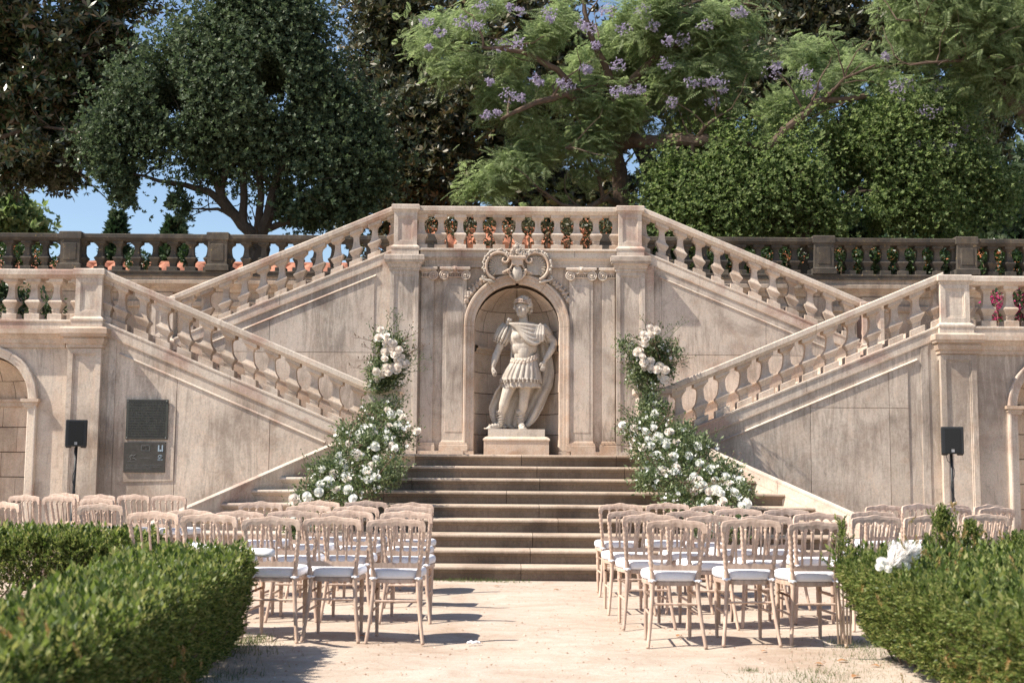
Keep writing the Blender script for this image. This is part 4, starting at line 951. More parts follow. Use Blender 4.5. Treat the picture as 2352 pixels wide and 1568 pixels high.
def chair_meshes():
    D = {}
    # side view line of the rear post: z -> y (camera side is -y; the back leans towards -y)
    def py(z): return (-0.075*(1-z/0.45)**1.6 if z < 0.45 else -0.085*((z-0.45)/0.45)**1.15)
    def px(z): return (0.160+0.045*(1-z/0.45)**1.5 if z < 0.45 else 0.160+0.043*((z-0.45)/0.42))
    zt = 0.845
    # post from foot to crest: square below, turned rings above
    for s in (-1, 1):
        b = MB(); pts = []; rad = []
        N = 64
        for i in range(N+1):
            z = zt*i/N; pts.append((s*px(z), py(z), z))
            if z < 0.50: r_ = 0.017+0.003*(z > 0.42)-0.004*(1-z/0.5)
            else:
                ph = (z-0.50)/0.33; r_ = 0.0165+0.0035*math.sin(ph*math.pi*2*8.5) if ph < 0.86 else 0.016
            rad.append(r_)
        b.tube(pts, rad, 8); D['post', s] = b.mesh('rear_post', M['wood'], True)
    # crest rail: wavy top, five arches below
    n = 60; top = []; bot = []; hw = 0.212
    for i in range(n+1):
        u = -1+2*i/n; x = u*hw
        w = 0.888+0.010*math.cos(u*math.pi)+0.0035*math.cos(u*math.pi*3)
        if abs(u) > 0.93: w -= 0.018*((abs(u)-0.93)/0.07)**2
        top.append((x, w))
        k = 5; ph = ((u*0.86/0.86+1)/2*k) % 1.0
        inside = abs(u) < 0.86
        if inside:
            ph = ((u/0.86+1)/2*k) % 1.0; arch = math.sqrt(max(0, 1-(2*ph-1)**2)); z = 0.806+0.030*arch+0.010*math.cos(u*1.6)
        else: z = 0.798+0.004*((abs(u)-0.86)/0.14)
        bot.append((x, z))
    def cy(x): return -0.078-0.018*(1-(x/hw)**2)*-1.0
    v = []; f = []
    for (x, zt_), (_, zb) in zip(top, bot):
        y = cy(x); v += [(x, y-0.011, zb), (x, y-0.013, (zb+zt_)/2), (x, y-0.010, zt_-0.004), (x, y-0.004, zt_), (x, y+0.004, zt_), (x, y+0.010, zt_-0.004), (x, y+0.013, (zb+zt_)/2), (x, y+0.011, zb)]
    for i in range(n):
        for k in range(8): f.append((i*8+k, i*8+(k+1)%8, (i+1)*8+(k+1)%8, (i+1)*8+k))
    f += [tuple(range(7, -1, -1)), tuple(n*8+k for k in range(8))]
    D['crest'] = MB().add(v, f).mesh('crest_rail', M['wood'], False)
    # lower back rail with scalloped top
    v = []; f = []; hw2 = 0.162
    for i in range(n+1):
        u = -1+2*i/n; x = u*hw2; k = 5; ph = ((u+1)/2*k) % 1.0; z = 0.592-0.020*math.sqrt(max(0, 1-(2*ph-1)**2)) ; y = -0.026
        v += [(x, y-0.010, 0.536), (x, y-0.010, z), (x, y+0.010, z), (x, y+0.010, 0.536)]
    for i in range(n):
        for k in range(4): f.append((i*4+k, i*4+(k+1)%4, (i+1)*4+(k+1)%4, (i+1)*4+k))
    f += [(3,2,1,0), tuple(n*4+k for k in range(4))]
    D['lower'] = MB().add(v, f).mesh('lower_back_rail', M['wood'], False)
    # four spindles
    for j, u in enumerate((-0.6, -0.2, 0.2, 0.6)):
        b = MB(); a = Vector((u*hw2, -0.026, 0.584)); c = Vector((u*hw*0.86, -0.076, 0.822)); pts = []; rad = []
        for i in range(25):
            w = i/24; pts.append(a.lerp(c, w)); rad.append(0.0062+0.0035*abs(math.sin(w*math.pi*3.5))**0.7+(0.003 if i in (0, 24) else 0))
        b.tube(pts, rad, 7); D['spindle', j] = b.mesh('spindle', M['wood'], True)
    # seat frame and pad (D-shaped, rounder at the front)
    def outline(k, zz=0):
        o = []
        for i in range(28):
            a = 2*math.pi*i/28; c_, s_ = math.cos(a), math.sin(a)
            w = 0.205 if s_ > 0 else 0.185
            x = math.copysign(abs(c_)**0.55, c_)*w; y = 0.195+math.copysign(abs(s_)**0.55, s_)*0.205
            o.append((x*k, 0.195+(y-0.195)*k))
        return o
    def rings(rows, name, mat, sm):
        v = []; f = []
        for k, z in rows: v += [(x, y, z+0.006*math.exp(-((x)**2+(y-.19)**2)*30)*(z > .5)) for x, y in outline(k)]
        for i in range(len(rows)-1):
            for j in range(28): f.append((i*28+j, i*28+(j+1)%28, (i+1)*28+(j+1)%28, (i+1)*28+j))
        f += [tuple(range(27, -1, -1)), tuple((len(rows)-1)*28+j for j in range(28))]
        return MB().add(v, f).mesh(name, mat, sm)
    D['frame'] = rings([(0.95, 0.425), (1.0, 0.428), (1.0, 0.452), (0.97, 0.456)], 'seat_frame', M['wood'], False)
    D['pad'] = rings([(0.95, 0.457), (1.01, 0.464), (1.03, 0.480), (1.03, 0.500), (1.0, 0.514), (0.92, 0.522), (0.5, 0.527)], 'seat_pad', M['cush'], True)
    # front legs, turned
    for s in (-1, 1):
        b = MB(); pts = []; rad = []
        for i in range(41):
            z = 0.43*i/40; pts.append((s*(0.162+0.0*z), 0.36, z)); r_ = 0.0125+0.007*(z/0.43)
            if 0.13 < z < 0.38: r_ += 0.0022*math.sin(z*110)*(0.2 < z < 0.24 or 0.32 < z < 0.37)
            rad.append(r_)
        b.tube(pts, rad, 8); D['leg', s] = b.mesh('front_leg', M['wood'], True)
    def rung(a, c, r=0.0085, beads=True):
        b = MB(); a = Vector(a); c = Vector(c); pts = []; rad = []
        for i in range(25):
            w = i/24; pts.append(a.lerp(c, w)); rad.append(r+(0.0022*math.sin(w*120) if beads and 0.4 < w < 0.6 else 0)+0.001*math.sin(w*math.pi))
        b.tube(pts, rad, 7); return b.mesh('rung', M['wood'], True)
    D['rung', 0] = rung((-px(.30), py(.30), .30), (px(.30), py(.30), .30)); D['rung', 1] = rung((-.162, .36, .29), (.162, .36, .29), beads=False)
    for s in (-1, 1):
        D['rung', 2+s] = rung((s*px(.35), py(.35), .35), (s*.162, .36, .35), beads=False); D['rung', 5+s] = rung((s*px(.22), py(.22), .22), (s*.162, .36, .22), beads=False)
        b = MB(); z = .463; c0 = Vector((s*px(z), py(z), z)); b.tube([c0+Vector((.024*math.cos(a), .024*math.sin(a), .002*math.sin(3*a))) for a in [2*math.pi*i/12 for i in range(13)]], .007, 6)
        b.tube([c0+Vector((0, .02, 0)), c0+Vector((-s*.02, .045, .008))], .007, 6); b.ball(c0+Vector((s*.006, -.026, -.004)), .011, 6, 5, (1, .7, .8)); D['tie', s] = b.mesh('pad_tie', M['cush'], True)
    return D
CH = chair_meshes()
CHP = [('crest', 'crest_rail'), ('lower', 'lower_back_rail'), (('post', -1), 'rear_post'), (('post', 1), 'rear_post'), ('frame', 'seat_frame'), ('pad', 'seat_pad'), (('leg', -1), 'front_leg'), (('leg', 1), 'front_leg'), (('tie', -1), 'pad_tie'), (('tie', 1), 'pad_tie')]+[(('spindle', j), 'spindle') for j in range(4)]+[(('rung', j), 'rung') for j in (0, 1, 1+0, 3, 4, 6) if j in (0, 1, 3, 4, 6)]
chairs = []
crng = random.Random(77)
def chair(x, y, rz, label, group):
    rz += R(crng.uniform(-2.2, 2.2)); y += crng.uniform(-.02, .02)
    if not chairs:
        t = thing('wedding_chair', label, 'chair', (x, y, 0), group, rz)
        kids = []
        for key, nm in CHP: kids.append(link(nm, CH[key], t))
        chairs.append((t, kids)); 
    else:
        t0, k0 = chairs[0]; t = t0.copy(); COL.objects.link(t); t.location = (x, y, 0); t.rotation_euler = (0, 0, rz); t['label'] = label; t['group'] = group
        for k in k0: c = k.copy(); COL.objects.link(c); c.parent = t
        chairs.append((t, None))
    z = hfun(x, y); t.location.z = z
    return t
ORD = ['nearest the aisle', 'second from the aisle', 'third from the aisle', 'fourth from the aisle', 'fifth from the aisle', 'sixth from the aisle', 'seventh from the aisle']
ROWS = {('left', 1): [(-0.92, 8.98, 0), (-1.38, 8.98, 0), (-1.81, 8.95, -1), (-2.31, 9.16, -5), (-2.84, 9.58, -8), (-3.64, 10.75, -10)],
        ('left', 2): [(-0.93, 9.98, 0), (-1.41, 10.0, 1), (-1.85, 10.02, 0), (-2.31, 10.2, -5), (-2.80, 10.5, -8)],
        ('left', 3): [(-1.00, 11.03, 0), (-1.50, 11.3, 0), (-1.95, 11.42, -2), (-2.46, 11.75, -5)],
        ('left', 4): [(-1.06, 12.2, 0), (-1.54, 12.35, 2), (-2.02, 12.45, -3)],
        ('right', 1): [(1.08, 8.78, 3), (1.62, 8.84, 4), (2.12, 9.0, 5), (2.77, 9.75, 12), (3.22, 9.9, 12), (3.78, 10.15, 10)],
        ('right', 2): [(0.99, 9.70, 3), (1.49, 9.75, 4), (1.95, 9.95, 6), (2.42, 10.15, 8), (3.0, 10.62, 10)],
        ('right', 3): [(0.95, 10.72, 3), (1.47, 10.88, 3), (1.93, 10.98, 3), (2.38, 11.1, 7)],
        ('right', 4): [(0.97, 11.98, 2), (1.44, 12.08, 3), (1.86, 12.1, 4)]}
RN = {1: 'row nearest the camera', 2: 'second row back', 3: 'third row back', 4: 'row by the steps'}
for (side, row), L in ROWS.items():
    for i, (x, y, a) in enumerate(L):
        chair(x, y, R(a), '%s block chair, %s in the %s' % (side, ORD[i], RN[row]), 'pale wooden chairs set out for a ceremony')
FAR = {'left': [[(-4.36, 12.85, -20), (-4.80, 12.95, -22), (-5.22, 13.1, -24), (-5.62, 12.9, -24), (-5.0, 12.0, -20)], [(-3.86, 13.7, -14), (-4.32, 13.95, -16), (-4.76, 14.1, -18), (-5.2, 14.2, -18)]],
       'right': [[(4.06, 11.7, 22), (4.44, 11.6, 24), (4.86, 11.55, 26)], [(3.66, 12.5, 20), (3.98, 12.4, 22), (4.28, 12.3, 24), (4.60, 12.2, 26)]]}
PO = ['first', 'second', 'third', 'fourth', 'fifth']
for side, LL in FAR.items():
    for j, L in enumerate(LL):
        for i, (x, y, a) in enumerate(L):
            chair(x, y, R(a), 'outer %s chair by the speaker, %s from the aisle, %s row' % (side, PO[i], ('nearer', 'farther')[j]), 'pale wooden chairs set out for a ceremony')

# ------------------------------------------------------------------ speakers
M['blackp'] = plain('black_plastic', (0.022, 0.023, 0.025), 0.5, 0.15, 30, 0.4)
M['grille'] = plain('black_steel_grille', (0.014, 0.015, 0.016), 0.6, 0.25, 300, 0.3, 0.3)
M['badge'] = plain('grey_badge', (0.42, 0.42, 0.43), 0.4)
M['strap'] = plain('pale_tape', (0.5, 0.48, 0.45), 0.6)
def text_mesh(s, size, depth=0.0005):
    c = bpy.data.curves.new('text', 'FONT'); c.body = s; c.size = size; c.extrude = depth; c.resolution_u = 2
    o = bpy.data.objects.new('text', c); COL.objects.link(o); dg = bpy.context.evaluated_depsgraph_get()
    me = bpy.data.meshes.new_from_object(o.evaluated_get(dg)); bpy.data.objects.remove(o); return me
def lettering(name, s, size, x, y, z, mat, parent, width=None, align='l', tilt=0.0):
    me = text_mesh(s, size); me.materials.clear(); me.materials.append(mat)
    vs = [v.co.x for v in me.vertices]; w = max(vs)-min(vs) if vs else 1
    sx = (width/w) if width else 1
    me.transform(Matrix.Diagonal((sx, 1, 1, 1))); 
    if align == 'c': me.transform(Matrix.Translation((-w*sx/2, 0, 0)))
    me.transform(Matrix.Rotation(math.pi/2, 4, 'X')); me.name = name
    return at_part(name, me, parent, (x, y, z), rot=(0, tilt, 0))
def speaker(px, py0, py1, Y, w, rz, nm, lean):
    c = at((px), (py0+py1)/2, Y); h = at(px, py0, Y).z-at(px, py1, Y).z
    t = thing('speaker_stand', 'black pole stand with a taped cable carrying the %s loudspeaker' % nm, 'speaker stand', (c.x, Y, 0), 'speaker stands', 0)
    zb = c.z-h/2; lx = lean
    MB().tube([(c.x-lx*1.2, Y, 0.35), (c.x, Y, zb+0.04)], 0.0175, 12).build('upper_pole', M['blackp'], t, True)
    MB().tube([(c.x-lx*1.5, Y, 0.05), (c.x-lx*.85, Y, 0.78)], 0.024, 12).build('lower_pole', M['blackp'], t, True)
    b = MB(); b.tube([(c.x-lx*.85, Y, 0.74), (c.x-lx*.85, Y, 0.82)], 0.031, 12); b.build('collar', M['blackp'], t, True)
    MB().tube([(c.x-lx*.85-.02, Y-.01, 0.78), (c.x-lx*.85-.055, Y-.02, 0.785)], [0.008, 0.015], 8).build('knob', M['blackp'], t, True)
    MB().tube([(c.x-lx*.8+.01, Y-.025, 0.80), (c.x-lx*.8+.012, Y-.026, 0.83)], 0.02, 8).build('cable_tape', M['strap'], t, True)
    for k in range(3):
        a = R(100+120*k); x0, y0 = c.x-lx*1.5, Y
        MB().tube([(x0, y0, 0.42), (x0+.42*math.cos(a), y0+.42*math.sin(a), 0.02)], 0.011, 8).build('tripod_leg', M['blackp'], t, True)
        MB().tube([(x0, y0, 0.12), (x0+.22*math.cos(a), y0+.22*math.sin(a), 0.215)], 0.008, 6).build('brace', M['blackp'], t, True)
    pts = [(c.x-.045, Y+.06, zb), (c.x-.035, Y+.03, zb-.08)]+[(c.x-lx*.3+.026*math.sin(i*.9), Y-.026+.01*math.cos(i), zb-.12-.055*i) for i in range(12)]+[(c.x-lx*1.3+.12, Y-.1, .02), (c.x+.9, Y+.1, .015)]
    MB().tube(pts, 0.0042, 6).build('cable', M['blackp'], t, True)
    s = thing('loudspeaker', 'black loudspeaker with small square badge on the %s stand' % nm, 'loudspeaker', (c.x, Y, zb), 'loudspeakers', rz)
    d = w*0.85
    # tapered cabinet in its own axes
    b = MB(); P = [(-w/2, -d*.42), (-w/2+.012, -d*.5), (w/2-.012, -d*.5), (w/2, -d*.42), (w/2*.62, d*.5), (-w/2*.62, d*.5)]
    n = len(P); v = []; rows = [(0.012, .97), (0.02, 1.0), (h-.02, 1.0), (h-.006, .985), (h, .95)]
    for z, k in rows: v += [(x*k, y*k, z) for x, y in P]
    f = [(i*n+k, i*n+(k+1)%n, (i+1)*n+(k+1)%n, (i+1)*n+k) for i in range(len(rows)-1) for k in range(n)]+[tuple(range(n-1,-1,-1)), tuple((len(rows)-1)*n+k for k in range(n))]
    link('cabinet', MB().add(v, f).mesh('cabinet', M['blackp']), s)
    b = MB(); b.box(-w*.34, w*.34, -d*.5-.006, -d*.5+.004, .03, h-.025); link('grille', b.mesh('grille', M['grille']), s)
    for q_ in (-1, 1):
        b = MB(); b.stack(q_*w*.34, -d*.3, [(-.008, w*.10, .02), (.0, w*.12, .03), (.013, w*.13, .035)]); link('foot', b.mesh('foot', M['blackp']), s)
    bd = link('badge', MB().box(-.017, .017, -d*.5-.010, -d*.5-.006, .035, .068).mesh('badge', M['badge']), s)
    me = text_mesh('EV', .02); me.transform(Matrix.Diagonal((1.2, 1, 1, 1))); me.transform(Matrix.Rotation(math.pi/2, 4, 'X')); me.materials.append(M['blackp']); me.name = 'badge_letters'
    link('badge_letters', me, bd, (-.015, -d*.5-.0105, .046))
speaker(177, 964, 1027, 15.9, 0.27, R(14), 'left', 0.02)
speaker(2184, 980, 1044, 15.5, 0.275, R(-9), 'right', -0.01)

# ------------------------------------------------------------------ plaques
M['bronze'] = plain('dull_bronze', (0.042, 0.043, 0.036), 0.45, 0.25, 12, 0.5)
M['bronze2'] = plain('scratched_bronze', (0.045, 0.040, 0.034), 0.4, 0.35, 18, 0.5)
M['ink'] = plain('raised_dark_letters', (0.012, 0.011, 0.010), 0.6)
M['etch'] = plain('pale_etching', (0.20, 0.21, 0.21), 0.5)
M['etchb'] = plain('pale_blue_etching', (0.30, 0.38, 0.44), 0.5)
a0 = at(292, 917, FW-.03); a1 = at(388, 1009, FW-.03)
t = thing('inscribed_plaque', 'upper dark bronze plaque with fourteen lines of raised capitals', 'plaque', (a0.x, FW-.03, a1.z))
MB().box(a0.x, a1.x-.02, FW-.045, FW-.024, a1.z, a0.z).build('plate', M['bronze'], t)
b = MB(); b.box(a0.x+.006, a1.x-.026, FW-.05, FW-.046, a1.z+.006, a1.z+.012); b.box(a0.x+.006, a1.x-.026, FW-.05, FW-.046, a0.z-.012, a0.z-.006); b.build('rim', M['bronze2'], t)
for x in (a0.x+.02, a1.x-.04):
    for z in (a0.z-.02, a1.z+.02): MB().ball((x, FW-.047, z), .009, 8, 6).build('rivet', M['etch'], t, True)
LN = ['   O JARDIM BOTANICO DA AJUDA', 'FOI PRIMEIRO CONSTRUIDO NO REI', 'NADO DE D. JOSE I POR INICIATIVA', 'DE DOMENICO VANDELLI EM MEADOS', 'DO SEC. XVIII POR AJUDA DO PALACIO', 'DIVERSOS AS CIRCUNSTANCIAS DO', 'RESTAURADO SOB A ORIENTACAO DO', 'PROF. CALDEIRA CABRAL EM 1948', 'PROFUNDA SUBSTITUICAO DO MATERIAL', 'PRIMEIRA ALAMEDA DO TERREIRO', 'RECUPERADO EM 1994 E COM PROJECTO', 'DA FUNDACAO DE ESTADO DA CULTURA', 'E O APOIO DA UNIAO E EDP PROJECTO', 'CONCLUIDO NO PRESENTE ANO 1997']
hh = (a0.z-a1.z-.05)/14
for i, s in enumerate(LN): lettering('text_line', s, hh*.92, a0.x+.03, FW-.0465, a0.z-.03-hh*(i+.75), M['ink'], t, width=(a1.x-a0.x)-.085)
c0 = at(287, 1015, FW-.03); c1 = at(381, 1085, FW-.03)
t = thing('sponsor_plaque', 'lower dark bronze plaque etched with small emblems and a line of logos', 'plaque', (c0.x, FW-.03, c1.z))
MB().box(c0.x-.005, c1.x-.015, FW-.045, FW-.024, c1.z, c0.z).build('plate', M['bronze2'], t)
wv, hv_ = c1.x-c0.x, c0.z-c1.z
def P2(u, v_): return c0.x+u*wv, c0.z-v_*hv_
b = MB(); x, z = P2(.40, .10); x2, z2 = P2(.61, .28)
for aa in ((x, x2, z-.004, z), (x, x2, z2, z2+.004), (x, x+.004, z2, z), (x2-.004, x2, z2, z)): b.box(aa[0], aa[1], FW-.0485, FW-.0455, aa[2], aa[3])
b.build('framed_emblem', M['etch'], t)
mx, mz = (x+x2)/2, (z+z2)/2; MB().tube([(mx+.03*math.cos(a), FW-.047, mz+.026*math.sin(a)) for a in [2*math.pi*i/20 for i in range(21)]], .002, 5).build('ring_emblem', M['ink'], t)
x, z = P2(.80, .09); b = MB()
b.box(x, x+.018, FW-.0485, FW-.0455, z-.085, z); b.box(x+.05, x+.068, FW-.0485, FW-.0455, z-.085, z); b.box(x+.022, x+.046, FW-.0485, FW-.0455, z-.085, z-.06); b.build('tower_emblem', M['etchb'], t)
x, z = P2(.12, .45); b = MB(); b.tube([(x, FW-.047, z-.02), (x+.03, FW-.047, z+.015), (x+.06, FW-.047, z), (x+.09, FW-.047, z+.02)], .003, 5); b.tube([(x+.03, FW-.047, z+.01), (x+.02, FW-.047, z-.045), (x+.07, FW-.047, z-.03), (x+.10, FW-.047, z-.055)], .003, 5); b.build('figure_emblem', M['etch'], t)
lettering('text_line', 'JARDINS DE PORTUGAL', .012, x-.02, FW-.0465, z-.08, M['etch'], t, width=.125)
lettering('text_line', 'NATIONALE', .014, P2(.38, .53)[0], FW-.0465, P2(.38, .53)[1], M['etch'], t, width=.13)
x, z = P2(.80, .45); b = MB(); b.tube([(x+.035+.028*math.cos(a), FW-.047, z-.01+.022*math.sin(a)) for a in [R(20+250*i/14) for i in range(15)]], .0035, 5); b.tube([(x+.035+.015*math.cos(a), FW-.047, z-.012+.011*math.sin(a)) for a in [R(200+250*i/14) for i in range(15)]], .003, 5); b.build('swirl_emblem', M['etchb'], t)
lettering('text_line', 'EDP', .030, x, FW-.0465, z-.062, M['etchb'], t, width=.07)
for i, s in enumerate(('SECRETARIA DE ESTADO DA CULTURA INSTITUTO SUPERIOR DE AGRONOMIA', 'ASSOCIACAO DE TURISMO DE LISBOA COM O APOIO DA UNIAO EUROPEIA', 'PROGRAMA OPERACIONAL DA CULTURA')): lettering('text_line', s, .014, P2(.06, 0)[0], FW-.0465, P2(0, .76+.06*i)[1], M['etch'], t, width=wv*(.86, .8, .6)[i])
# lighter plaster patch the plaques hang on
MB().fielded([(a0.x-.03, c1.z-.13), (a1.x+.07, c1.z-.11), (a1.x+.08, a0.z-.12), (a1.x-.02, a0.z-.05), (a0.x-.05, a0.z-.12)], FW-.0225, .0015, .003).build('plaster_patch', M['wall'], bpy.data.objects['flank_wall'])
# ------------------------------------------------------------------ leaf and flower materials
M['arrleaf'] = leafmat('arrangement_foliage', [(0.028,0.045,0.016),(0.06,0.09,0.03),(0.11,0.15,0.055),(0.21,0.24,0.11)], 0.45, 0.25)
M['arrfine'] = leafmat('fine_pale_foliage', [(0.06,0.09,0.035),(0.12,0.16,0.07),(0.22,0.25,0.13)], 0.6, 0.3)
M['petal'] = leafmat('cream_rose_petals', [(0.78,0.72,0.66),(0.84,0.79,0.73),(0.80,0.72,0.64)], 0.6, 0.25, 0.2)
M['petalw'] = leafmat('white_petals', [(0.82,0.82,0.78),(0.88,0.87,0.83),(0.80,0.80,0.74)], 0.6, 0.25, 0.2)
M['heart'] = plain('rose_heart', (0.66, 0.50, 0.38), 0.7, 0.1, 60)
M['stem'] = plain('green_stem', (0.10, 0.12, 0.05), 0.6, 0.3, 20)
M['twig'] = plain('brown_twig', (0.16, 0.11, 0.075), 0.8, 0.3, 20)

def rose_mesh(name, seed, mat, opened=1.0):
    rr = random.Random(seed); b = MB()
    layers = [(6, 1.0, 0.42, 0.20), (5, 0.80, 0.62, 0.10), (5, 0.60, 0.78, 0.04), (4, 0.40, 0.92, -0.02), (3, 0.22, 1.0, -0.04)]
    for n, rad, up, curl in layers:
        off = rr.uniform(0, 6.28)
        for k in range(n):
            a = off+2*math.pi*k/n+rr.uniform(-.12, .12); w = 2*math.pi/n*0.62; rw = rad*rr.uniform(.93, 1.07)*opened; v = []; f = []
            for i in range(5):
                for j in range(4):
                    u = -1+2*i/4; t_ = j/3; aa = a+u*w*(0.35+0.65*t_); r_ = rw*(0.25+0.75*math.sin(t_*1.5)) * (1-0.10*u*u)+(curl*max(0, t_-.6)*1.6)
                    z = -0.45*rad+t_*up*0.85*(1-0.16*u*u)+0.02
                    v.append((r_*math.cos(aa)*.5, r_*math.sin(aa)*.5, z*.55))
            for i in range(4):
                for j in range(3): f.append((i*4+j, i*4+j+1, (i+1)*4+j+1, (i+1)*4+j))
            b.add(v, f)
    b.ball((0,0,.06), .27, 10, 7, (1,1,.8))
    me = b.mesh(name, [mat, M['heart']], True)
    return me
ROSE = [rose_mesh('rose', s, M['petal'], o) for s, o in ((1, 1.0), (2, .94), (3, 1.06))]
PEON = [rose_mesh('white_flower', s, M['petalw'], o) for s, o in ((11, 1.15), (12, 1.0))]
def face_rot(d, spin):
    return (Vector(d).to_track_quat('Z', 'Y') @ Quaternion((0,0,1), spin)).to_euler()
def bush(name, blobs, n, size, mat, parent, tmpl=None, seed=1, tilt=1.0, shell=0.75, clump=None, up=0.5, stuff=False, droop=0.0, holes=None):
    """foliage spread through a set of ellipsoids [(cx,cy,cz,rx,ry,rz)]"""
    rng = np.random.default_rng(seed); B = np.array(blobs, float); vol = (B[:,3]*B[:,4]*B[:,5])**(2/3.); idx = rng.choice(len(B), n, p=vol/vol.sum())
    d = rng.normal(size=(n,3)); d /= np.linalg.norm(d, axis=1)[:,None]; rad = 1-(1-shell)*rng.random(n)**0.8*1.0; rad = np.where(rng.random(n) < .75, rad, rng.random(n)**.5)
    if clump:
        k, spread = clump; m = max(1, n//k); cd_ = rng.normal(size=(m,3)); cd_ /= np.linalg.norm(cd_, axis=1)[:,None]; ci = rng.choice(len(B), m, p=vol/vol.sum()); cr = 1-(1-shell)*rng.random(m)**.8; cr = np.where(rng.random(m) < .8, cr, rng.random(m)**.5)
        cen = B[ci,:3]+cd_*cr[:,None]*B[ci,3:]; w = rng.integers(0, m, n); sz = spread*(.5+rng.random(m)); pos = cen[w]+rng.normal(size=(n,3))*sz[w][:,None]; nd = cd_[w]
    else: pos = B[idx,:3]+d*rad[:,None]*B[idx,3:]; nd = d
    if holes:
        fq, th = holes; ph = rng.uniform(0, 6.28, (7,)); a_ = rng.uniform(0, 6.28, 7)
        s_ = sum(np.sin((pos[:,0]*np.cos(a_[i])+pos[:,2]*np.sin(a_[i])+.35*pos[:,1]*np.sin(a_[i]*2))*fq*(.6+.28*i)+ph[i])/(1+.12*i) for i in range(7))
        kp = s_ > th; pos = pos[kp]; nd = nd[kp]; n = len(pos)
    nd = nd+np.array([0,0,up]); nd[:,2] -= droop
    rot = rand_rot(n, rng, tilt, nd); scl = size*(.65+.7*rng.random(n))
    tv, tf = tmpl if tmpl else (LEAF_V, LEAF_F)
    tv = np.array(tv, float); 
    o = scatter(name, tv, tf, pos, rot, scl, mat, parent)
    if stuff: o['kind'] = 'stuff'
    return o
# templates: z is the growing direction / leaf normal mix
LEAFLET = ([(0,0,0),(0.22,0.1,0.45),(0,0.2,1.0),(-0.22,0.1,0.45)], [(0,1,2,3)])
def sprig(nleaf, seed=0, spread=.35, lw=.16, ll=.36):
    rr = random.Random(seed); v = []; f = []
    for i in range(nleaf):
        z = i/nleaf*.8; a = i*2.4+rr.uniform(-.4,.4); d = Vector((math.cos(a), math.sin(a), 0)); t_ = Vector((-d.y, d.x, 0)); base = Vector((0,0,z)); k = 1-.4*i/nleaf
        tip = base+d*spread*k*.85+Vector((0,0,ll*.8)); mid = (base+tip)/2+Vector((0,0,-.02)); o = len(v)
        v += [tuple(base), tuple(mid+t_*lw*.5), tuple(tip), tuple(mid-t_*lw*.5)]; f.append((o, o+1, o+2, o+3))
    return v, f
SPRIG = sprig(9, 1)
def arrangement(name, label, blobs, roses, loc, seed, nleaf, extra_leaf=None, fine=None, twigs=(), kind='rose', rsize=.105, smallf=0, tail=None):
    t = thing(name, label, 'flower arrangement', loc, 'white flower arrangements on the stairs')
    rr = random.Random(seed); twigs = list(twigs)
    for i in range(14 if nleaf > 3000 else 3):
        bl_ = blobs[rr.randrange(len(blobs))]; a = rr.uniform(0, 6.28); c = Vector(bl_[:3]); d = Vector((math.cos(a), -.5, abs(math.sin(a))*.9+.1)).normalized(); L_ = rr.uniform(.22, .42)
        twigs.append([c+d*bl_[3]*.6, c+d*(bl_[3]+L_*.4), c+d*(bl_[3]+L_*.75)+Vector((0,0,-.02)), c+d*(bl_[3]+L_)+Vector((rr.uniform(-.04,.04),0,-.05))])
    blobs = [(b_[0], b_[1], b_[2], b_[3]*.80, b_[4]*.85, b_[5]*.86) for b_ in blobs]
    bush('foliage', blobs, nleaf, .045, M['arrleaf'], t, LEAFLET, seed, 1.1, .55, (22, .055), .4)
    if fine: bush('fine_foliage', fine[0], fine[1], .05, M['arrfine'], t, LEAFLET, seed+5, 1.0, .6, (18, .05), .3)
    for (p, sz, k) in roses:
        d = Vector((rr.uniform(-.5,.5), -1, rr.uniform(.05,.8)))
        me = (ROSE if k == 'r' else PEON)[rr.randrange(3 if k == 'r' else 2)]
        at_part('rose' if k == 'r' else 'white_flower', me, t, p, face_rot(d, rr.uniform(0,6)), (sz,)*3)
    if smallf:
        v = []; rng = np.random.default_rng(seed+9); B = np.array(blobs if not fine else list(blobs)+list(fine[0]), float); idx = rng.integers(0, len(B), smallf); d = rng.normal(size=(smallf,3)); d /= np.linalg.norm(d, axis=1)[:,None]; d[:,1] = -abs(d[:,1])
        pos = B[idx,:3]+d*B[idx,3:]*(1.0+.25*rng.random(smallf))[:,None]
        sv, sf = [], []
        for k in range(5):
            a = 2*math.pi*k/5; sv += [(0,0,0),(math.cos(a-.5)*.7,math.sin(a-.5)*.7,.25),(math.cos(a),math.sin(a),.35),(math.cos(a+.5)*.7,math.sin(a+.5)*.7,.25)]; sf.append((4*k,4*k+1,4*k+2,4*k+3))
        o = scatter('small_blossom', sv, sf, pos, rand_rot(smallf, rng, .7, np.tile([0,-1,.5], (smallf,1))), .014+.016*rng.random(smallf), M['petalw'], t); o['kind'] = 'stuff'
    for k, pts in enumerate(twigs):
        b = MB(); b.tube(pts, [.005-.0035*i/(len(pts)-1) for i in range(len(pts))], 5)
        for p0, p1 in zip(pts[:-1], pts[1:]):
            for j in range(3):
                c = Vector(p0).lerp(Vector(p1), (j+.5)/3); d = Vector((rr.uniform(-1,1), rr.uniform(-.6,.2), rr.uniform(.2,1)))*.07; b.tube([c, c+d], [.0022,.001], 4); b.ball(c+d, .009, 5, 4)
        b.build('twig', M['twig'] if k % 2 else M['arrfine'], t)
    return t
def PX(L, Y, k='r', sz=.11): return [(at(x, y, Y-.02*((i*7) % 5)), sz*(.9+.05*((i*3) % 5)), k) for i, (x, y) in enumerate(L)]
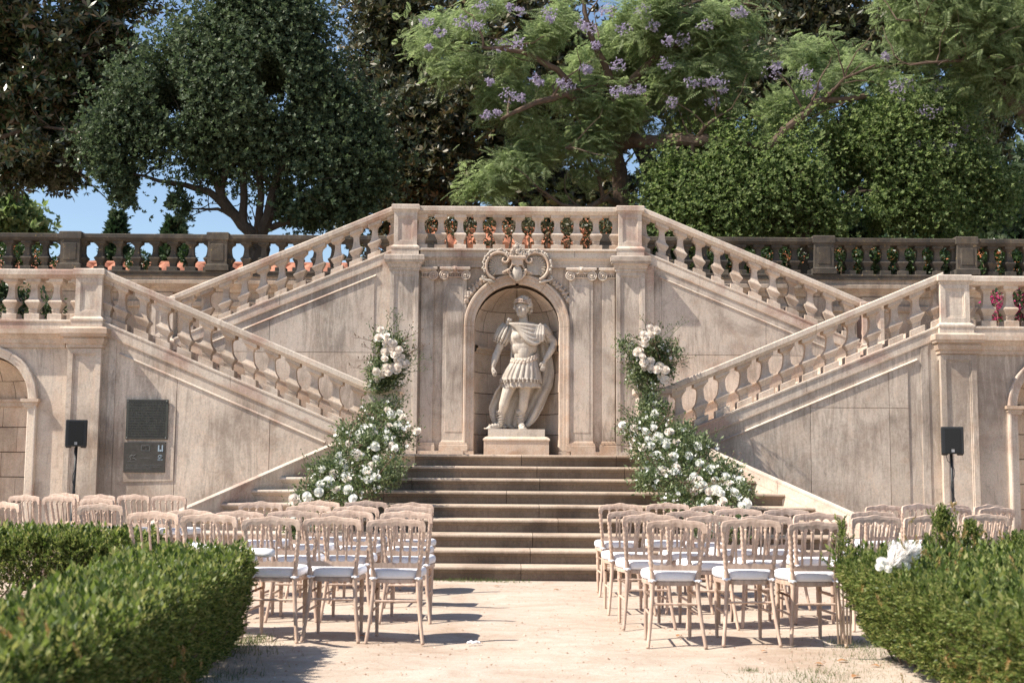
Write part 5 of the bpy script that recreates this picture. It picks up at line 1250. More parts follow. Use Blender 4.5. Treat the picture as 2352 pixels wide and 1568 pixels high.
# upper arrangement on the left newel (pixel of each bloom -> its place 15 cm in front of the post)
def zl(ox, oy, L, k=4.48): return [((ox+x/k)*.9408, (oy+y/k)*.9408) for x, y in L]
L1 = zl(860, 770, [(305,148),(285,235),(368,222),(375,290),(440,300),(380,350),(445,362),(515,370),(362,392),(468,425),(540,450),(505,490),(355,468),(575,528),(497,553),(435,560),(375,570),(262,610),(330,635),(395,620),(265,690),(485,595)])
YL = 16.22
def blob(px, py, Y, rx, ry, rz): p = at(px, py, Y); return (p.x, p.y, p.z, rx, ry, rz)
bl = [blob(893,800,YL+.1,.18,.15,.16), blob(905,835,YL+.1,.24,.17,.17), blob(893,868,YL+.1,.23,.18,.14), blob(880,780,YL+.1,.12,.1,.12), blob(868,885,YL+.02,.13,.12,.07), blob(912,790,YL+.05,.12,.1,.10)]
fi = [blob(862,860,YL,.10,.12,.16), blob(912,935,YL-.08,.06,.07,.18)]
tw = [[at(885,800,YL), at(868,775,YL-.03), at(852,760,YL), at(846,735,YL)], [at(915,800,YL), at(935,770,YL-.05), at(945,745,YL)], [at(925,850,YL), at(950,830,YL-.1), at(962,800,YL-.1)]]
arrangement('rose_arrangement', 'upright bunch of cream roses with trailing greenery on the left newel post', bl, PX(L1, YL-.09, 'r', .108), (-1.815, YL, 2.30), 21, 6200, None, (fi, 900), tw, smallf=70)
L2 = zl(1480, 760, [(480,175),(547,203),(407,252),(485,250),(420,345),(375,425),(335,440),(400,495),(480,540),(412,555),(422,608),(492,622),(555,632),(588,600),(648,638),(600,705),(640,745),(430,290)])
bl = [blob(1497,800,YL+.1,.17,.15,.17), blob(1500,835,YL+.1,.24,.17,.16), blob(1490,868,YL+.1,.24,.18,.12), blob(1465,845,YL+.05,.14,.12,.16), blob(1440,795,YL+.05,.13,.08,.05), blob(1460,810,YL+.05,.12,.1,.08), blob(1525,850,YL+.05,.13,.12,.10), blob(1492,895,YL-.05,.07,.09,.10), blob(1520,798,YL+.05,.14,.08,.06)]
fi = [blob(1540,810,YL+.05,.12,.12,.10), blob(1494,905,YL-.1,.09,.07,.18), blob(1455,870,YL,.10,.10,.12)]
tw = [[at(1500,800,YL), at(1525,770,YL), at(1545,755,YL), at(1560,740,YL)], [at(1480,800,YL), at(1450,785,YL), at(1432,795,YL)], [at(1530,830,YL), at(1560,830,YL), at(1590,850,YL+.05)], [at(1500,790,YL), at(1495,760,YL), at(1505,745,YL)]]
arrangement('rose_arrangement', 'upright bunch of cream roses with wispy twigs on the right newel post', bl, PX(L2, YL-.09, 'r', .108), (1.815, YL, 2.30), 22, 6200, None, (fi, 1000), tw, smallf=80)
# cascades down the steps: depth falls as they come down
def YC(py): return 16.05-(py-950)*.0105
def casc(L, k, sz): return [(at(x, y, YC(y)-.20), sz*(.85+.07*((i*3) % 5)), k if (i % 3) else ('w' if k == 'r' else 'r')) for i, (x, y) in enumerate(L)]
C1 = zl(600, 950, [(1545,225),(1590,275),(1680,250),(1710,305),(1380,412),(1310,425),(1560,410),(1660,395),(1250,485),(1405,485),(1240,550),(1550,550),(1130,590),(1415,620),(1630,640),(1600,610),(1010,735),(1435,758),(1230,720),(1070,805),(835,870),(960,915),(1090,950),(1320,890),(1345,930),(1335,985),(1420,950),(1115,985),(910,1005),(810,1040),(990,1090),(800,1120),(665,1170),(525,1200),(1110,1095),(1170,1185),(1870,455),(1540,475),(1200,690),(1380,830)])
def blC(P): return [(lambda p: (p.x, p.y, p.z, rx, ry, rz))(at(x, y, YC(y)+.05)) for x, y, rx, ry, rz in P]
bl = blC([(890,968,.20,.2,.11),(910,992,.24,.22,.16),(850,985,.26,.22,.16),(820,1020,.30,.24,.18),(880,1030,.30,.24,.18),(915,1000,.20,.2,.2),(790,1060,.30,.24,.18),(850,1075,.30,.26,.18),(765,1095,.28,.24,.17),(820,1110,.30,.26,.17),(740,1130,.26,.22,.13),(790,1140,.30,.24,.12),(850,1115,.22,.22,.14),(700,1145,.14,.14,.06)])
fi = blC([(870,945,.22,.2,.12),(800,1000,.18,.18,.12),(750,1080,.20,.2,.12),(900,1080,.16,.18,.16),(715,1130,.16,.16,.10),(850,1020,.26,.3,.14)])
tw = [[at(940,1000,YC(1000)), at(955,985,YC(1000)-.1), at(968,960,YC(1000)-.1)], [at(880,1060,YC(1060)-.2), at(910,1075,YC(1060)-.3), at(928,1100,YC(1060)-.35)], [at(860,980,YC(980)), at(840,950,YC(980)-.1), at(825,930,YC(980)-.1)], [at(770,1060,YC(1060)), at(755,1030,YC(1060)-.1), at(750,1005,YC(1060)-.1)], [at(720,1100,YC(1100)), at(700,1060,YC(1100)), at(694,1040,YC(1100))]]
arrangement('flower_cascade', 'large cascade of white roses and greenery spilling down the left side of the steps', bl, casc(C1, 'w', .102), (-1.9, 15.2, .8), 31, 8800, None, (fi, 6500), tw, smallf=170)
C2 = zl(1450, 950, [(585,150),(580,230),(268,335),(385,365),(495,395),(575,365),(720,405),(520,480),(608,458),(465,553),(545,535),(690,515),(790,500),(600,625),(770,640),(730,640),(910,630),(1010,705),(680,790),(640,770),(770,780),(790,745),(1120,760),(960,850),(1000,870),(1160,870),(1035,925),(960,970),(1170,960),(1215,990),(1100,975),(1350,980),(1100,1070),(1230,1075),(1470,1090),(1260,835),(1290,905),(995,540),(1400,870),(1180,1130),(1420,1110)], 3.92)
bl = blC([(1488,972,.18,.2,.11),(1465,990,.24,.22,.18),(1520,990,.26,.24,.16),(1480,1030,.26,.24,.18),(1540,1025,.28,.24,.16),(1500,1070,.26,.24,.16),(1570,1060,.28,.24,.16),(1535,1105,.26,.24,.16),(1610,1095,.28,.24,.15),(1570,1140,.30,.24,.12),(1640,1125,.26,.24,.13),(1560,1145,.26,.2,.08),(1690,1150,.16,.2,.06),(1440,985,.10,.1,.10)])
fi = blC([(1500,945,.18,.2,.12),(1600,1030,.22,.2,.14),(1660,1085,.20,.2,.12),(1560,1000,.20,.2,.12),(1690,1130,.16,.2,.10),(1490,1100,.16,.2,.10)])
tw = [[at(1600,1040,YC(1040)), at(1640,1010,YC(1040)), at(1655,985,YC(1040))], [at(1640,1090,YC(1090)), at(1690,1060,YC(1090)), at(1705,1040,YC(1090))], [at(1660,1120,YC(1120)), at(1700,1100,YC(1120)), at(1725,1110,YC(1120))], [at(1455,980,YC(980)), at(1430,975,YC(980)), at(1415,985,YC(980))], [at(1690,1140,YC(1140)), at(1720,1130,YC(1140)), at(1745,1150,YC(1140))], [at(1560,985,YC(985)), at(1590,960,YC(985)), at(1600,940,YC(985))]]
arrangement('flower_cascade', 'large cascade of white roses and greenery spilling down the right side of the steps', bl, casc(C2, 'w', .102), (2.0, 15.2, .8), 32, 8800, None, (fi, 6500), tw, smallf=190)
# small greenery seen through the chairs at the foot of the cascades
for s, L, lab in ((-1, [(690,1200),(705,1225),(700,1245)], 'left'), (1, [(1610,1190),(1650,1200),(1690,1210),(1615,1215)], 'right')):
    p = atz(L[0][0], L[0][1]+40, .1)
    bl = []
    for x, y in L: q_ = at(x, y, 13.15); bl.append((q_.x, q_.y, max(.1, q_.z), .17, .14, .16))
    arrangement('floor_flowers', 'low bunch of white flowers behind the %s chairs at the foot of the steps' % lab, bl, [(Vector((c[0]+.05*i-.05, c[1]-.12, c[2]+.05)), .12, 'w') for i, c in enumerate(bl)], (bl[0][0], 13.15, 0), 41+s, 2500, smallf=60)
M['barkd'] = plain('dark_bark', (0.055, 0.042, 0.032), 0.95, 0.4, 6, .2, .6)
M['barkw'] = plain('warm_bark', (0.11, 0.078, 0.058), 0.95, 0.4, 6, .2, .6)
M['magn'] = leafmat('magnolia_leaves', [(0.018,0.034,0.014),(0.032,0.056,0.020),(0.055,0.085,0.032),(0.14,0.085,0.045),(0.09,0.12,0.06)], .33, .12, .5, (.05,.045,.02), .6)
M['dark'] = leafmat('glossy_dark_leaves', [(0.028,0.046,0.024),(0.052,0.078,0.038),(0.08,0.112,0.056),(0.115,0.15,0.08)], .55, .3, .25)
M['ficus'] = leafmat('ficus_leaves', [(0.02,0.028,0.010),(0.04,0.048,0.018),(0.07,0.075,0.032),(0.12,0.09,0.045),(0.05,0.06,0.024)], .42, .15, .45)
M['jaca'] = leafmat('jacaranda_fronds', [(0.13,0.17,0.07),(0.19,0.245,0.11),(0.27,0.32,0.17)], .55, .55, .2)
M['lilac'] = leafmat('lilac_blossom', [(.25,.22,.32),(.35,.31,.42),(.46,.41,.52)], .6, .35, .2)
M['bright'] = leafmat('bright_green_leaves', [(0.055,0.09,0.03),(0.11,0.16,0.055),(0.175,0.23,0.085),(0.26,0.30,0.14)], .55, .5, .2)
M['conif'] = leafmat('conifer_needles', [(0.02,0.04,0.018),(0.04,0.07,0.03),(0.06,0.09,0.04)], .6, .2, .3)
# ------------------------------------------------------------------ clipped box hedges in the foreground
M['box'] = leafmat('box_hedge_leaves', [(0.028,0.048,0.012),(0.070,0.105,0.024),(0.13,0.175,0.045),(0.20,0.24,0.07),(0.32,0.31,0.12)], 0.5, 0.38, 0.3)
M['boxy'] = leafmat('yellowed_box_leaves', [(0.16,0.15,0.04),(0.26,0.20,0.07),(0.36,0.20,0.09)], 0.5, 0.3, 0.4)
M['bark'] = plain('grey_brown_twigs', (0.20, 0.145, 0.105), 0.9, 0.35, 14)
HS = sprig(13, 4, .24, .13, .30)
def hedge(name, label, spec, seed, n, stems, yellow=()):
    """spec: function (u,v,w in 0..1) -> point; foliage thick on the top and faces"""
    fn, loc = spec; t = thing(name, label, 'hedge', loc, 'clipped box hedges in front of the chairs')
    rng = np.random.default_rng(seed)
    def make(nm, cnt, mat, sc, sel=None, inside=False):
        u, v, w = rng.random(cnt), rng.random(cnt), rng.random(cnt)
        face = rng.random(cnt); d = rng.random(cnt)**1.6*.16; up = np.zeros((cnt,3))
        top = face < .44; sl = (face >= .44) & (face < .62); sr = (face >= .62) & (face < .82); fr = (face >= .82) & (face < .90); bk = face >= .90
        w = np.where(top, 1-d*.7, w); u = np.where(sl, d*.7, np.where(sr, 1-d*.7, u)); v = np.where(fr, d*.4, np.where(bk, 1-d*.4, v))
        up[top] = (0,0,1.0); up[sl] = (-.9,0,.7); up[sr] = (.9,0,.7); up[fr] = (0,-.9,.7); up[bk] = (0,.9,.7)
        pos = fn(u, v, w)
        keep = np.ones(cnt, bool) if sel is None else sel(pos)
        pos = pos[keep]; up = up[keep]; k = len(pos)
        bump = .045*np.sin(pos[:,0]*8+seed)*np.sin(pos[:,1]*5+1)+.035*np.sin(pos[:,0]*19+pos[:,1]*13)+.02*np.sin(pos[:,0]*37-pos[:,1]*29)
        pos[:,2] += bump*(up[:,2] > .9)
        return scatter(nm, HS[0], HS[1], pos, rand_rot(k, rng, .55, up), sc*(.5+.9*rng.random(k)), mat, t)
    make('foliage', int(n*1.35), M['box'], .074)['kind'] = 'stuff'
    # longer shoots that break the clipped line
    m_ = n//9; u, v = rng.random(m_), rng.random(m_); pos = fn(u, v, np.ones(m_)); pos[:,2] += .01
    scatter('new_shoots', HS[0], HS[1], pos, rand_rot(m_, rng, .22, np.tile([0,0,1.], (m_,1))), .08+.12*rng.random(m_)**3, M['box'], t)['kind'] = 'stuff'
    for (cx, cy, cz, r, cnt) in yellow:
        p = rng.normal(size=(cnt,3))*r+np.array([cx,cy,cz]); scatter('yellowed_foliage', HS[0], HS[1], p, rand_rot(cnt, rng, .5, np.tile([0,0,1.], (cnt,1))), .05+.04*rng.random(cnt), M['boxy'], t)['kind'] = 'stuff'
    b = MB(); rr = random.Random(seed)
    for i in range(stems):
        u0, v0 = rr.random(), rr.random(); u0 = u0 if i % 2 else (rr.choice((0.04, .96)) + rr.uniform(-.03,.03))
        p0 = fn(np.array([.5+(u0-.5)*.8]), np.array([.02+.96*v0]), np.array([0.]))[0]; p1 = fn(np.array([u0]), np.array([v0]), np.array([.9]))[0]
        p0[2] = -.02; mid = (Vector(p0)+Vector(p1))/2+Vector((rr.uniform(-.06,.06), rr.uniform(-.06,.06), 0))
        b.tube([p0, Vector(p0).lerp(mid,.6), mid, Vector(p1)], [.013*rr.uniform(.6,1.2), .010, .007, .004], 5)
        for k in range(3):
            c = Vector(p0).lerp(Vector(p1), rr.uniform(.2,.7)); b.tube([c, c+Vector((rr.uniform(-.12,.12), rr.uniform(-.12,.12), rr.uniform(.06,.18)))], [.005,.002], 4)
    o = b.build('stems', M['bark'], t); o['kind'] = 'stuff'
    return t
def boxfn(x0a, x1a, x0b, x1b, y0, y1, h, zb=.0, taper=.22, skew=0.0):
    """x0..x1 at the near end (a) and far end (b); narrower at the foot"""
    def f(u, v, w):
        wv_ = 1-(1-w)*taper; xl = x0a+(x0b-x0a)*v; xr = x1a+(x1b-x1a)*v; c = (xl+xr)/2; hw_ = (xr-xl)/2
        rnd = 1-.18*np.clip((np.abs(2*v-1)-.93)/.07, 0, 1)**2
        x = c+(2*u-1)*hw_*wv_*rnd; z = zb+(h-zb)*w*(1-.05*np.abs(2*u-1)**4)
        return np.stack([x, y0+(y1-y0)*v, z], 1)
    return f
hedge('box_hedge', 'clipped green box hedge filling the lower left corner, nearest the camera', (boxfn(-2.0, -1.55, -2.74, -1.86, 2.6, 8.6, .585, .06, .26), (-2, 5.6, 0)), 1, 30000, 150,
      [(-1.72,4.2,.30,.14,260), (-1.85,4.6,.12,.12,200), (-2.1,3.9,.62,.16,160), (-1.75,5.6,.22,.10,120), (-1.8,3.6,.3,.16,260)])
hedge('box_hedge', 'darker clipped box hedge with bare lower stems, behind the near left hedge', (boxfn(-7.5, -3.02, -7.5, -3.0, 9.5, 10.25, .62, .28, .1), (-5.3, 9.9, 0)), 2, 24000, 190)
hedge('box_hedge', 'clipped box hedge filling the lower right corner with yellowing shoots', (boxfn(1.98, 3.9, 2.12, 3.70, 2.6, 8.55, .625, .10, .30), (2.9, 5.6, 0)), 3, 36000, 170,
      [(2.45,5.0,.35,.12,200), (2.65,4.2,.45,.13,260), (2.3,5.6,.15,.12,240), (2.55,5.0,.1,.12,240), (2.9,4.6,.55,.12,160), (2.35,6.3,.2,.10,140), (2.7,3.9,.3,.16,300), (3.1,4.4,.60,.14,200), (2.5,7.2,.55,.2,120), (3.0,6.0,.6,.25,150)])
hedge('box_hedge', 'darker clipped box hedge in the shade, behind the right hedge', (boxfn(3.6, 7.5, 3.6, 7.5, 8.75, 9.5, .66, .15, .1), (5.5, 9.1, 0)), 4, 22000, 120)
# tall shoots standing out of the right hedge
for lab, cx, cy, hh_, wd, cnt in (('tall shoots at the left corner of the right hedge', 2.16, 8.35, .30, .05, 70), ('tall dark shoot cluster rising from the middle of the right hedge', 2.93, 8.6, .36, .09, 330), ('second tall shoot cluster, right of the first', 3.16, 8.7, .26, .09, 240), ('thin shoot by the far right chairs', 3.47, 8.7, .18, .04, 60)):
    t = thing('hedge_shoots', lab, 'shrub', (cx, cy, .6), 'tall shoots above the right hedge'); rng = np.random.default_rng(int(cx*100))
    z = rng.random(cnt); p = np.stack([cx+rng.normal(size=cnt)*wd*(1.15-z), cy+rng.normal(size=cnt)*wd*(1.15-z), .60+z*hh_], 1)
    scatter('foliage', HS[0], HS[1], p, rand_rot(cnt, rng, .35, np.tile([0,0,1.], (cnt,1))), .05+.05*rng.random(cnt), M['box'], t)
    b = MB()
    for k in range(5): b.tube([(cx+.02*k-.04, cy, .1), (cx+.03*k-.06, cy+.01*k, .6), (cx+.02*k-.04, cy, .6+hh_*.8)], [.008, .005, .002], 5)
    b.build('stems', M['bark'], t)
# white cloth roll on the left hedge, white pampas bunch on the right hedge
M['cloth'] = plain('white_cloth', (0.80, 0.80, 0.82), 0.85, 0.04, 30, 0.2, 0.3)
t = thing('cloth_roll', 'long white cloth roll lying across the far end of the left hedge', 'cloth roll', (-2.2, 8.7, .7))
b = MB(); A = Vector((-2.50, 9.2, .665)); Bq = Vector((-1.74, 8.55, .665)); b.tube([A.lerp(Bq, i/14)+Vector((0,0,.004*math.sin(i*1.3)-.02*math.sin(math.pi*i/14))) for i in range(15)], [.030+.003*math.sin(i*2.1) for i in range(15)], 12); b.build('rolled_cloth', M['cloth'], t, True)
MB().tube([A+Vector((-.04,.035,0)), A+Vector((.04,-.035,0))], .012, 8).build('roll_core', M['wood'], t, True)
M['pampas'] = leafmat('white_pampas', [(.70,.68,.66),(.82,.81,.80),(.76,.72,.68)], .8, .4, .1)
t = thing('pampas_bunch', 'fluffy bunch of white dried plumes caught on top of the right hedge', 'dried flowers', (2.55, 7.2, .72))
rng = np.random.default_rng(77); c = atz(2065, 1276, .78); P0 = []; D0 = []
for k in range(9):
    a = R(-10+17*k); base = np.array([c.x-.06, c.y, c.z-.07]); tip = base+np.array([.17*math.cos(a*.55)-.03, .03*math.sin(k), .075+.03*math.sin(a)]); 
    for j in range(110):
        u = rng.random(); P0.append(base+(tip-base)*u+rng.normal(size=3)*.010); D0.append((tip-base)/np.linalg.norm(tip-base))
PL_ = ([(0,0,0),(.05,.05,.5),(0,.06,1),(-.05,.05,.5)], [(0,1,2,3)])
scatter('plumes', PL_[0], PL_[1], np.array(P0), rand_rot(len(P0), rng, .25, np.array(D0)), .05+.03*rng.random(len(P0)), M['pampas'], t)
for i, (x, y, z) in enumerate(((-.10,0,-.03),(-.12,-.02,-.06),(.03,-.02,-.05),(-.07,-.02,-.07))): at_part('white_flower', PEON[i % 2], t, (c.x+x, c.y+y, c.z+z), face_rot((.1*i-.2,-1,.6), i), (.048,)*3)
for px, py in ((2038-40-1910+0+1900-300+1900-1738+0, 1290),): pass

# ------------------------------------------------------------------ grass, fallen leaves, litter on the ground
M['grass'] = leafmat('short_grass', [(0.05,0.09,0.02),(0.10,0.14,0.045),(0.20,0.20,0.09)], .6, .3)
BL = ([(-.05,0,0),(.05,0,0),(.02,.12,.6),(0,.28,1.0)], [(0,1,2,3)])
rng = np.random.default_rng(5)
def grass_tuft(label, L, cnt, s, name='grass_tuft'):
    P = []
    for x, y, sx, sy in L:
        c = atz(x, y, 0); k = cnt//len(L); P.append(np.stack([c.x+rng.normal(size=k)*sx, c.y+rng.normal(size=k)*sy, np.zeros(k)-.002], 1))
    P = np.concatenate(P); o = scatter(name, BL[0], BL[1], P, rand_rot(len(P), rng, .35, np.tile([0,0,1.], (len(P),1))), s*(.4+.8*rng.random(len(P))), M['grass'])
    o['label'] = label; o['category'] = 'grass'; o['kind'] = 'stuff'
grass_tuft('thin grass growing along the foot of the lowest step', [(1065,1332,.30,.05),(1130,1336,.2,.04),(1300,1330,.25,.04),(1380,1332,.25,.04),(1040,1336,.2,.05)], 1100, .05)
grass_tuft('patchy dry grass beside the right hedge at the bottom of the picture', [(1960,1520,.22,.25),(2000,1555,.20,.2),(1900,1550,.25,.12),(2040,1500,.15,.25),(1960,1480,.12,.15),(1930,1568,.3,.1)], 2600, .035)
grass_tuft('single small green tuft on the bare path', [(1724,1540,.03,.02)], 90, .03)
grass_tuft('grass in the shade at the foot of the left hedge', [(520,1500,.16,.2),(560,1475,.1,.15),(500,1560,.14,.2)], 1300, .05)
M['dry'] = leafmat('dry_leaves', [(.30,.13,.06),(.42,.22,.10),(.24,.11,.06)], .6, .2, .3)
def fallen(x, y, s, lab, col='dry'):
    s *= .68
    c = atz(x, y, 0); rr = random.Random(int(x*3+y)); n = 9; v = []; f = []
    for i in range(n+1):
        u = i/n; w = s*.33*math.sin(math.pi*u)**.7
        for k in (-1, 0, 1): v.append((k*w, s*(u-.5), .006+s*.10*abs(k)*math.sin(3*u)+.006*math.sin(u*3)))
    for i in range(n):
        for k in (0, 1): f.append((i*3+k, i*3+k+1, (i+1)*3+k+1, (i+1)*3+k))
    b = MB().add(v, f); b.tube([(0, -s*.5, .014), (0.01, -s*.75, .02)], .0015, 4)
    o = link('fallen_leaf', b.mesh('fallen_leaf', M[col], False), None, (c.x, c.y, hfun(c.x, c.y)), (0, 0, rr.uniform(0, 6)))
    tag(o, lab, 'leaf', 'dry leaves fallen on the ground')
for x, y, s, lab in ((831,1462,.11,'curled orange dry leaf between the feet of two back-row left chairs'), (1114,1322,.10,'large tan dry leaf lying against the lowest step'), (1141,1348,.09,'crumpled brown dry leaf on the path near the left chairs'), (1278,1354,.10,'flat orange dry leaf in the middle of the aisle by the steps'),
                      (1560,1465,.09,'red-orange dry leaf under the first back-row right chair'), (1755,1500,.06,'small dry leaf on the path just beyond the right chairs'), (1880,1530,.09,'orange dry leaf on the grass edge, leftmost of the scattered ones'), (1935,1522,.11,'long pale dry leaf near the foot of the right hedge'),
                      (1965,1560,.10,'brown dry leaf at the very bottom, by the right hedge stems'), (1440,1500,.05,'tiny thin dry leaf alone on the open path'), (2010,1535,.09,'dark dry leaf tucked under the right hedge stems'), (1950,1468,.06,'small curled dry leaf beside the last right chair leg')):
    fallen(x, y, s, lab)
c = atz(1086, 1479, 0); b = MB()
for i in range(5): b.ball((c.x+.018*i-.03, c.y+.008*math.sin(i*2), .012+.006*(i%2)), .014, 6, 5, (1.1,.8,.7))
tag(b.build('crumpled_tissue', M['cloth']), 'small crumpled white tissue on the path in front of the left chairs', 'tissue')
# scattered grit
rng = np.random.default_rng(8); n = 7000; P = np.stack([rng.uniform(-4, 4.5, n), rng.uniform(5.5, 13.4, n), np.zeros(n)+.001], 1); P[:,2] = [hfun(x, y)+.002 for x, y in P[:,:2]]
OCT = ([(1,0,0),(0,1,0),(-1,0,0),(0,-1,0),(0,0,.7)], [(0,1,4),(1,2,4),(2,3,4),(3,0,4)])
M['grit'] = leafmat('small_stones_and_bits', [(.22,.13,.08),(.40,.29,.21),(.62,.52,.43)], .9, 0, .2)
o = scatter('grit', OCT[0], OCT[1], P, rand_rot(n, rng, None, np.tile([0,0,1.], (n,1))), .003+.008*rng.random(n)**3, M['grit']); o['kind'] = 'stuff'; o['label'] = 'small stones and bits scattered over the sandy ground'; o['category'] = 'gravel'

# ------------------------------------------------------------------ plants behind the balustrades
M['creep'] = leafmat('creeper_leaves', [(0.012,0.028,0.010),(0.03,0.06,0.018),(0.06,0.10,0.03)], .4, .25)
M['orfl'] = leafmat('orange_blossom', [(.62,.20,.08),(.72,.30,.16),(.66,.24,.14)], .6, .3, .2)
M['magfl'] = leafmat('magenta_blossom', [(.42,.03,.13),(.55,.06,.20),(.33,.02,.12)], .6, .3, .2)
def creeper(name, label, blobs, n, seed, flower=None, nf=0, size=.08):
    lm = M['ficus'] if seed == 51 else M['creep']  # balcony creeper gets fig-leaf colours, a darker tone standing in for shade
    t = thing(name, label, 'climbing plant', blobs[0][:3])
    bush('foliage', blobs, n, size, lm, t, LEAFLET, seed, 1.0, .6, (20, .07), .4)
    if flower: o = bush('blossom', blobs, nf, size*.62, flower, t, LEAFLET, seed+1, 1.2, .85, (9, .045), .3); o['kind'] = 'stuff'
    b = MB(); rr = random.Random(seed)
    for bl_ in blobs: b.tube([(bl_[0], bl_[1], bl_[2]-bl_[5]-.3), (bl_[0]+rr.uniform(-.1,.1), bl_[1], bl_[2]), (bl_[0]+rr.uniform(-.2,.2), bl_[1], bl_[2]+bl_[5]*.8)], [.02,.014,.006], 6)
    b.build('stem', M['twig'], t)
def bb(L, Y): return [blob(x, y, Y, rx, .25, rz) for x, y, rx, rz in L]
creeper('creeper', 'bronze creeper, darkened for shade, with orange blossoms hanging behind the balcony balustrade', bb([(985,515,.25,.15),(1030,520,.18,.2),(1075,525,.22,.3),(1120,540,.22,.3),(1170,520,.2,.15),(1215,525,.2,.18),(1255,530,.2,.25),(1300,540,.22,.3),(1345,540,.25,.3),(1385,530,.25,.25)], 23.6), 3600, 51, M['orfl'], 600)
creeper('creeper', 'leafy creeper with orange blossoms behind the right terrace balustrade', bb([(1640,590,.3,.2),(1720,600,.35,.2),(1800,590,.35,.2),(1925,600,.22,.35),(1970,590,.3,.3),(2040,590,.35,.3),(2100,585,.3,.3),(2150,590,.3,.3),(2270,610,.4,.3),(2330,600,.4,.3)], 23.2), 6500, 52, M['orfl'], 900)
creeper('creeper', 'sunny green creeper with a few orange blossoms behind the left terrace balustrade', bb([(10,585,.25,.25),(50,590,.22,.28),(85,600,.2,.15),(130,608,.15,.10)], 23.3), 1500, 53, M['orfl'], 120)
creeper('potted_vine', 'dark green vine behind the left outer landing balustrade', bb([(20,690,.16,.2),(60,705,.2,.16),(110,715,.12,.14),(0,660,.15,.2)], 17.4), 1800, 54)
creeper('bougainvillea', 'magenta flowering shrub behind the right outer landing balustrade', bb([(2300,700,.16,.22),(2345,690,.16,.25),(2385,700,.2,.25),(2310,725,.12,.12)], 17.4), 1300, 55, M['magfl'], 1500, .07)

# ------------------------------------------------------------------ buildings beyond the terrace
def tile_mat():
    m, n, l, b = newmat('terracotta_tiles'); g = n.new('ShaderNodeNewGeometry'); a = noise(n, l, g.outputs['Position'], 3, 6, .7); r = ramp(n, [(.3,(.24,.085,.045)),(.55,(.38,.15,.085)),(.75,(.46,.21,.13))]); l.new(a.outputs[0], r.inputs[0]); l.new(r.outputs[0], b.inputs['Base Color']); b.inputs['Roughness'].default_value = .85; return m
M['tile'] = tile_mat(); M['cream'] = plain('cream_render', (.62,.50,.36), .9, .12, 2)
def tiled_house(label, x0, x1, Y, ze, zr, depth, zb, pitchx=.42):
    t = thing('tiled_house', label, 'building', ((x0+x1)/2, Y, zb), 'tiled roofs beyond the terrace')
    MB().box(x0+.3, x1-.3, Y+.25, Y+depth*2-.25, zb, ze-.02).build('wall', M['cream'], t)
    b = MB(); n = int((x1-x0)/pitchx); sub = 6
    for side in (0, 1):
        v = []; f = []; N = n*sub
        for i in range(N+1):
            x = x0+(x1-x0)*i/N; h = .26*pitchx*abs(math.sin(math.pi*i/sub))
            ya, yb = (Y-.1, Y+depth) if side == 0 else (Y+depth*2+.1, Y+depth)
            v += [(x, ya, ze+h), (x, yb, zr+h), (x, ya, ze-.10)]
        for i in range(N): f += [(i*3, i*3+1, (i+1)*3+1, (i+1)*3), (i*3+2, i*3, (i+1)*3, (i+1)*3+2)]
        b.add(v, f)
    b.tube([(x0, Y+depth, zr+.05), (x1, Y+depth, zr+.05)], .16, 8); r_ = b.build('roof', M['tile'], t)
    MB().box(x0+.25, x1-.25, Y+.12, Y+.26, ze-.32, ze-.12).build('eaves_band', M['cream'], t)
    k = int((x1-x0)/3.2)
    for i in range(k): 
        x = x0+1.2+3.2*i; w = MB().box(x, x+1.0, Y+.22, Y+.249, ze-2.1, ze-.7).build('window', M['blackp'], t)
    return t
tiled_house('cream pavilion with an orange tiled roof seen through the balcony balusters', -3.4, 3.2, 30.0, 6.62, 7.35, 2.3, 3.0, .36)
_a = at(0, 612, 52); _b = at(0, 590, 58)
tiled_house('long house with an orange tiled roof, low behind the left balustrade', -30, -5.5, 54.0, 8.7, 10.45, 3.6, 3.0, .75)
tiled_house('low orange tiled roof glimpsed behind the head of the right stair', 4.5, 16, 54.0, 10.3, 11.2, 3.6, 3.0, .46)

# ------------------------------------------------------------------ trees
OV = ([(0,0,0),(.20,.25,.03),(.22,.6,.05),(0,1,0),(-.22,.6,.05),(-.20,.25,.03)], [(0,1,2,3),(0,3,4,5)])
def rosette(k=6, l=1.0, w=.24, seed=0):
    rr = random.Random(seed); v = []; f = []
    for i in range(k):
        a = i*2*math.pi/k+rr.uniform(-.3,.3); e = rr.uniform(.1,.8); d = Vector((math.cos(a)*math.cos(e), math.sin(a)*math.cos(e), math.sin(e))); s_ = Vector((-math.sin(a), math.cos(a), rr.uniform(-.3,.3))); o = len(v)
        v += [(0,0,0), tuple(d*l*.5+s_*w*l*.7), tuple(d*l), tuple(d*l*.5-s_*w*l*.7)]; f.append((o,o+1,o+2,o+3))
    return v, f
ROS = rosette(6); ROS2 = rosette(5, 1, .36, 3)
def frond():
    v = []; f = []
    for i in range(9):
        u = (i+.5)/9; L = .34*math.sin(math.pi*(u*.85+.12)); y = u
        for s in (-1, 1):
            o = len(v); z = -.18*u*u; v += [(0,y,z), (s*L*.5,y+.05,z+.02-.02), (s*L,y+.13,z-.08), (s*L*.5,y+.13,z-.0)]; f.append((o,o+1,o+2,o+3))
    return v, f
FR = frond()
